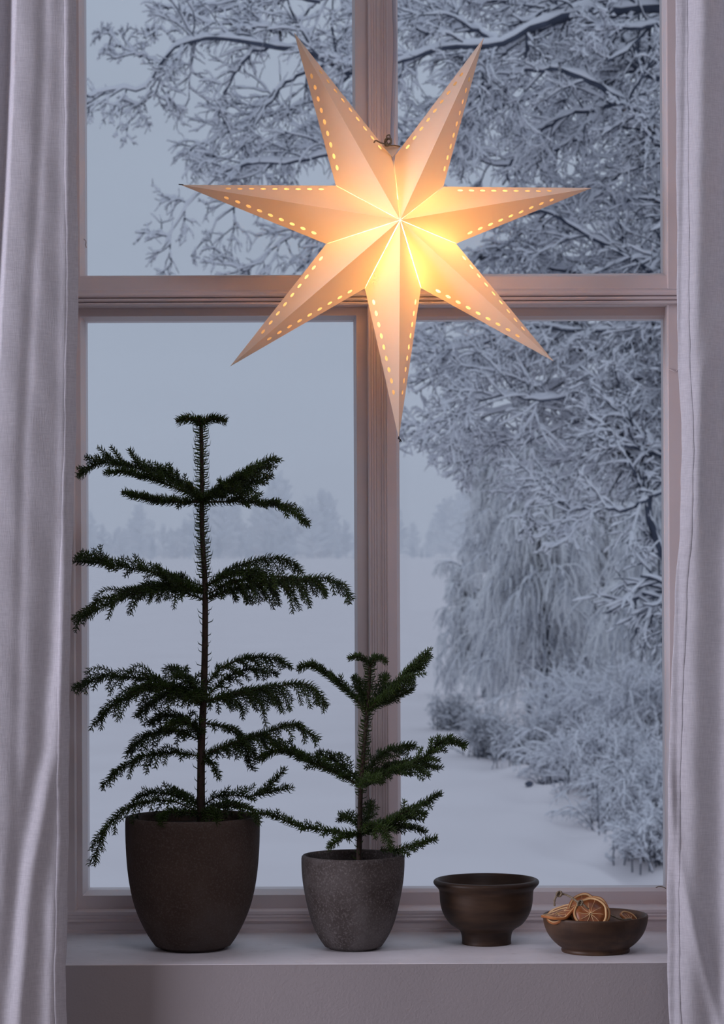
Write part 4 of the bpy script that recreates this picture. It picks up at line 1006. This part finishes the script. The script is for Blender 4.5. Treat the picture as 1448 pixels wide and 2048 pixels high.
mains = np.array(mains); mrad = np.array(mrad)
mp_ = DN/FPX
def twigset(mains, mrad, n1, n2, n3, l1, l2, l3, grav=.35, plane=(1, .5, 1)):
    a, ar = spawn(mains, mrad, n1, .06, .98, l1, .75, grav, 10, .5, 1.9*mp_, plane=plane, wob=.13)
    b, br = spawn(a, ar, n2, .1, .98, l2, .75, grav, 8, .7, 1.5*mp_, plane=plane, wob=.15)
    c, cr = spawn(b, br, n3, .1, .95, l3, .8, grav, 6, .85, 1.15*mp_, plane=plane, wob=.17)
    return [(a, ar), (b, br), (c, cr)]
lens = np.array([np.linalg.norm(np.diff(m, axis=0), axis=1).sum() for m in mains])
parts = []; sparts = []
for k_ in range(len(mains)):
    left = LIMBS[k_][0][-1][0] < 700 and LIMBS[k_][0][0][0] < 900
    n1 = max(4, int(lens[k_]/(.135 if left else .10)))
    l1 = .42*min(1.0, 1.5/lens[k_]) if lens[k_] > 1 else .45
    st = twigset(mains[k_][None], mrad[k_][None], n1, 5 if left else 6, 3 if left else 4, l1*(.85 if left else 1), .66, .72, grav=.35)
    for (q, qr), ns, gp, th in zip(st, (5, 4, 3), (.18, .25, .33), (2.6, 2.2, 1.8) if left else (3.0, 2.6, 2.2)):
        parts.append(tubes(q, qr, ns)); sparts.append(snow_on(q, qr, th*mp_, gp, 5 if ns > 3 else 4))
V, F = merge(parts); o = mesh_np('twigs', V, F, M['bark'], big); o['kind'] = 'stuff'
V, F = merge(sparts); o = mesh_np('twig_snow', V, F, M['snow'], big); o['kind'] = 'stuff'

# ---- weeping frosted birches, half way down the slope
def weeping(px, d, top_py, spread_px, nl, ns, seed, label, base_dx=0, dark=.3):
    Y = d+CY; k = d/FPX
    base = P(px+base_dx, 1300, Y); gz = ground_z(base[0], Y); base[2] = gz
    top = P(px, top_py, Y); H = top[2]-gz
    root = empty('weeping_birch', base, label, 'tree')
    t = resample(np.array([base-np.array((0, 0, .1)), base+(top-base)*.35+np.array((.1, .1, 0)), base+(top-base)*.7+np.array((-.1, 0, 0)), top]), 24)
    V, F = tubes([t], [np.linspace(.09, .015, 24)], 8); mesh_np('trunk', V, F, M['bark'], root)
    L = []
    for i in range(nl):
        u = R.uniform(.16, .98); f = u*23; q = int(f); p = t[q]
        a = R.uniform(0, 2*PI); out = spread_px*k*R.uniform(.45, 1.1)*(1.15-u*.62); rise = H*R.uniform(.05, .16)*(1.25-u)
        dv = np.array((math.cos(a), math.sin(a)*.8, 0))
        L.append(resample(np.array([p, p+dv*out*.4+np.array((0, 0, rise)), p+dv*out*.8+np.array((0, 0, rise*1.0)), p+dv*out*1.05+np.array((0, 0, rise*.2))]), 14))
    L = np.array(L); lr = np.tile(np.linspace(.028, .009, 14), (nl, 1))
    V, F = tubes(L, lr, 5); o = mesh_np('limbs', V, F, M['bark'], root); o['kind'] = 'stuff'
    V, F = snow_on(L, lr, .016, .1); o = mesh_np('limb_snow', V, F, M['snow'], root); o['kind'] = 'stuff'
    S, sr = spawn(L, lr, ns, .18, 1, .66, .9, 3.0, 9, .6, .007, wob=.14, up=.0)
    S2, sr2 = spawn(S, sr, 3, .1, .9, .5, .6, 3.4, 6, .9, .006, wob=.13)
    sel = R.uniform(0, 1, len(S2)) < dark; selS = R.uniform(0, 1, len(S)) < dark
    fr = [tubes(S[~selS], sr[~selS]*1.9*R.uniform(.6, 1.4, (int((~selS).sum()), 1)), 4), tubes(S2[~sel], sr2[~sel]*1.9*R.uniform(.6, 1.5, (int((~sel).sum()), 1)), 3)]
    dk = [tubes(S[selS], sr[selS]*1.2, 3), tubes(S2[sel], sr2[sel]*1.2, 3)]
    V, F = merge(fr); o = mesh_np('frosted_twigs', V, F, M['twig_frost'], root); o['kind'] = 'stuff'
    V, F = merge(dk); o = mesh_np('bare_twigs', V, F, M['twig_dim'], root); o['kind'] = 'stuff'
weeping(1000, 66, 905, 120, 60, 26, 1, 'slim frosted weeping birch at the left edge of the snowy trees', 60)
weeping(1085, 56, 860, 150, 84, 26, 2, 'broad frosted weeping birch with two dark stems, mid-window behind the twigs')
weeping(1205, 61, 800, 150, 84, 26, 3, 'frosted birch right of the broad one, crown behind the dark curved limb')
weeping(1345, 51.5, 760, 170, 84, 26, 4, 'frosted birch at the right pane edge behind the leaning trunk')
weeping(925, 73, 1110, 85, 60, 26, 5, 'low frosted birch leaning over the snowfield, left of all the birches', 45)

# ---- shrubs
def shrub(px, d, h, w_, n, label, mats=('twig_frost', 'bark'), arch=1.2, frost=.6, rad=.007, name='frosted_shrub'):
    Y = d+CY; b = P(px, 1300, Y); b[2] = ground_z(b[0], Y)-.16
    root = empty(name, b, label, 'shrub')
    st = []
    for i in range(n):
        a = R.uniform(0, 2*PI); o = w_*abs(R.normal(0, .5)); hh = h*R.uniform(.5, 1.05)
        p0 = b+np.array((w_*.35*R.normal(), w_*.3*R.normal(), 0)); dv = np.array((math.cos(a), math.sin(a), 0))
        st.append(resample(np.array([p0, p0+dv*o*.35+np.array((0, 0, hh*.6)), p0+dv*o*.9+np.array((0, 0, hh)), p0+dv*o*(1+arch*.4)+np.array((0, 0, hh*(1-.2*arch)))]), 12))
    st = np.array(st); sr = np.tile(np.linspace(rad*1.5, rad*.7, 12), (n, 1))
    a, ar = spawn(st, sr, 9, .15, .98, .34, .6, .5, 7, .75, rad*.7); b2_, br = spawn(a, ar, 5, .1, .95, .5, .6, .5, 5, .85, rad*.55)
    V, F = merge([tubes(st, sr, 5), tubes(a, ar, 3)]+[tubes(b2_, br, 3)]); o = mesh_np('twigs', V, F, M[mats[1]], root); o['kind'] = 'stuff'
    sp = [snow_on(st, sr, rad*.9*frost*2, .2, 5), snow_on(a, ar, rad*.8*frost*2, .2, 4), snow_on(b2_, br, rad*.7*frost*2, .3, 4)]
    V, F = merge(sp); o = mesh_np('twig_snow', V, F, M['snow'], root); o['kind'] = 'stuff'
shrub(905, 60, .9, .55, 60, 'upright dark-stemmed shrub at the left foot of the birches', arch=.2, frost=.35)
shrub(985, 52, 1.0, .6, 70, 'upright bare shrub under the slim birch, second from the left', arch=.2, frost=.4)
shrub(1060, 49.5, 1.0, .6, 60, 'snowy upright shrub below the broad birch', arch=.3, frost=.6)
shrub(1130, 46, .9, .65, 60, 'arching snowy shrub beside the two dark stones', frost=.9)
shrub(1215, 43, 1.35, .8, 80, 'large arching snowy bush at the middle of the right bank', frost=.8)
shrub(1300, 47, 2.0, .8, 80, 'tall snowy bush behind the right bank, touching the pane edge', frost=.8)
shrub(1330, 37, 1.2, .7, 90, 'dense low snowy bush nearest the right curtain', frost=.75)
shrub(1250, 40, .8, .55, 60, 'low tangled bush in front of the large arching bush', frost=.7)
shrub(1175, 49.8, 1.8, .9, 60, 'loose tall bush between the birches and the bank', frost=1.0)
shrub(1345, 34.6, .75, .5, 70, 'small snowy bush at the bottom right, nearest of all to the house', frost=.8)
shrub(1285, 35, .6, .4, 50, 'little tangled bush left of the nearest bush on the bank', frost=.8)
# ---- stones in the snow
for (px, d, r, lab) in ((1088, 46.5, .10, 'larger dark stone poking out of the snow below the shrubs'), (1057, 44.8, .06, 'small dark stone in the snow, left of the larger one'), (1117, 44.5, .055, 'little dark stone in the snow, right of the larger one')):
    Y = d+CY; c = P(px, 1300, Y); c[2] = ground_z(c[0], Y)
    bm = bmesh.new(); bmesh.ops.create_icosphere(bm, subdivisions=3, radius=r)
    for v in bm.verts:
        k_ = 1+.22*math.sin(v.co.x*40+px)+.15*math.sin(v.co.z*55+v.co.y*30); v.co = Vector((v.co.x*1.25*k_, v.co.y*k_, v.co.z*.85*k_))
    me = bpy.data.meshes.new('stone'); bm.to_mesh(me); bm.free(); me.materials.append(M['bark']); [setattr(p, 'use_smooth', True) for p in me.polygons]
    o = link(bpy.data.objects.new('stone', me)); o.location = [float(c[0]), float(c[1]), float(c[2]+r*.45)]; tag(o, lab, 'stone')

# ---- far treeline across the snowfield: crowns made of many small clumps of frosted branches
def far_trees(n, xr, dr, hr, mat, name, wid=.42):
    Vp = []
    for i in range(n):
        d = R.uniform(*dr); px = R.uniform(*xr); Y = d+CY; b = P(px, 1100, Y); b[2] = ground_z(b[0], Y)-.5
        H = R.uniform(*hr)*(.75+.25*math.sin(px*.013+1)+.15*math.sin(px*.05)); m = 60
        st = []
        for q in range(m):
            u = R.uniform(.1, .95); a = R.uniform(0, 2*PI); o = H*wid*(1-u)**.6*R.uniform(.5, 1)
            p0 = b+np.array((0, 0, H*u)); st.append(np.linspace(p0, p0+np.array((math.cos(a)*o, math.sin(a)*o, H*R.uniform(.02, .18))), 4))
        st.append(np.linspace(b, b+np.array((0, 0, H)), 4))
        Vp.append(tubes(np.array(st), np.concatenate([np.tile(np.array([.25, .38, .30, .12])*H*.055*2.0, (m, 1)), [[.25, .2, .12, .05]]]), 4))
    V, F = merge(Vp); o = mesh_np(name, V, F, mat); return o
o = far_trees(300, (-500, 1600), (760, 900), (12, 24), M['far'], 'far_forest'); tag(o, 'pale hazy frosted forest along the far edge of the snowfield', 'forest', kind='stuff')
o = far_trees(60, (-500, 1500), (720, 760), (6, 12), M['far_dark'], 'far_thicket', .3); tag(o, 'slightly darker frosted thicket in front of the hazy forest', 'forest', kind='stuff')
def haze():
    m, n, out = mat_new('winter_haze')
    v = n.nodes.new('ShaderNodeVolumeScatter'); v.inputs['Color'].default_value = (0.97, 0.98, 1.0, 1); v.inputs['Density'].default_value = HAZE
    n.links.new(v.outputs[0], out.inputs['Volume'])
    o = box('winter_haze', -1200, 1200, 22, 1395, GZ-8, 30, m); tag(o, 'thin cold haze over the snowfield and the forest beyond', 'haze', kind='stuff')
haze()
print('tris approx', sum(len(m.polygons) for m in bpy.data.meshes))
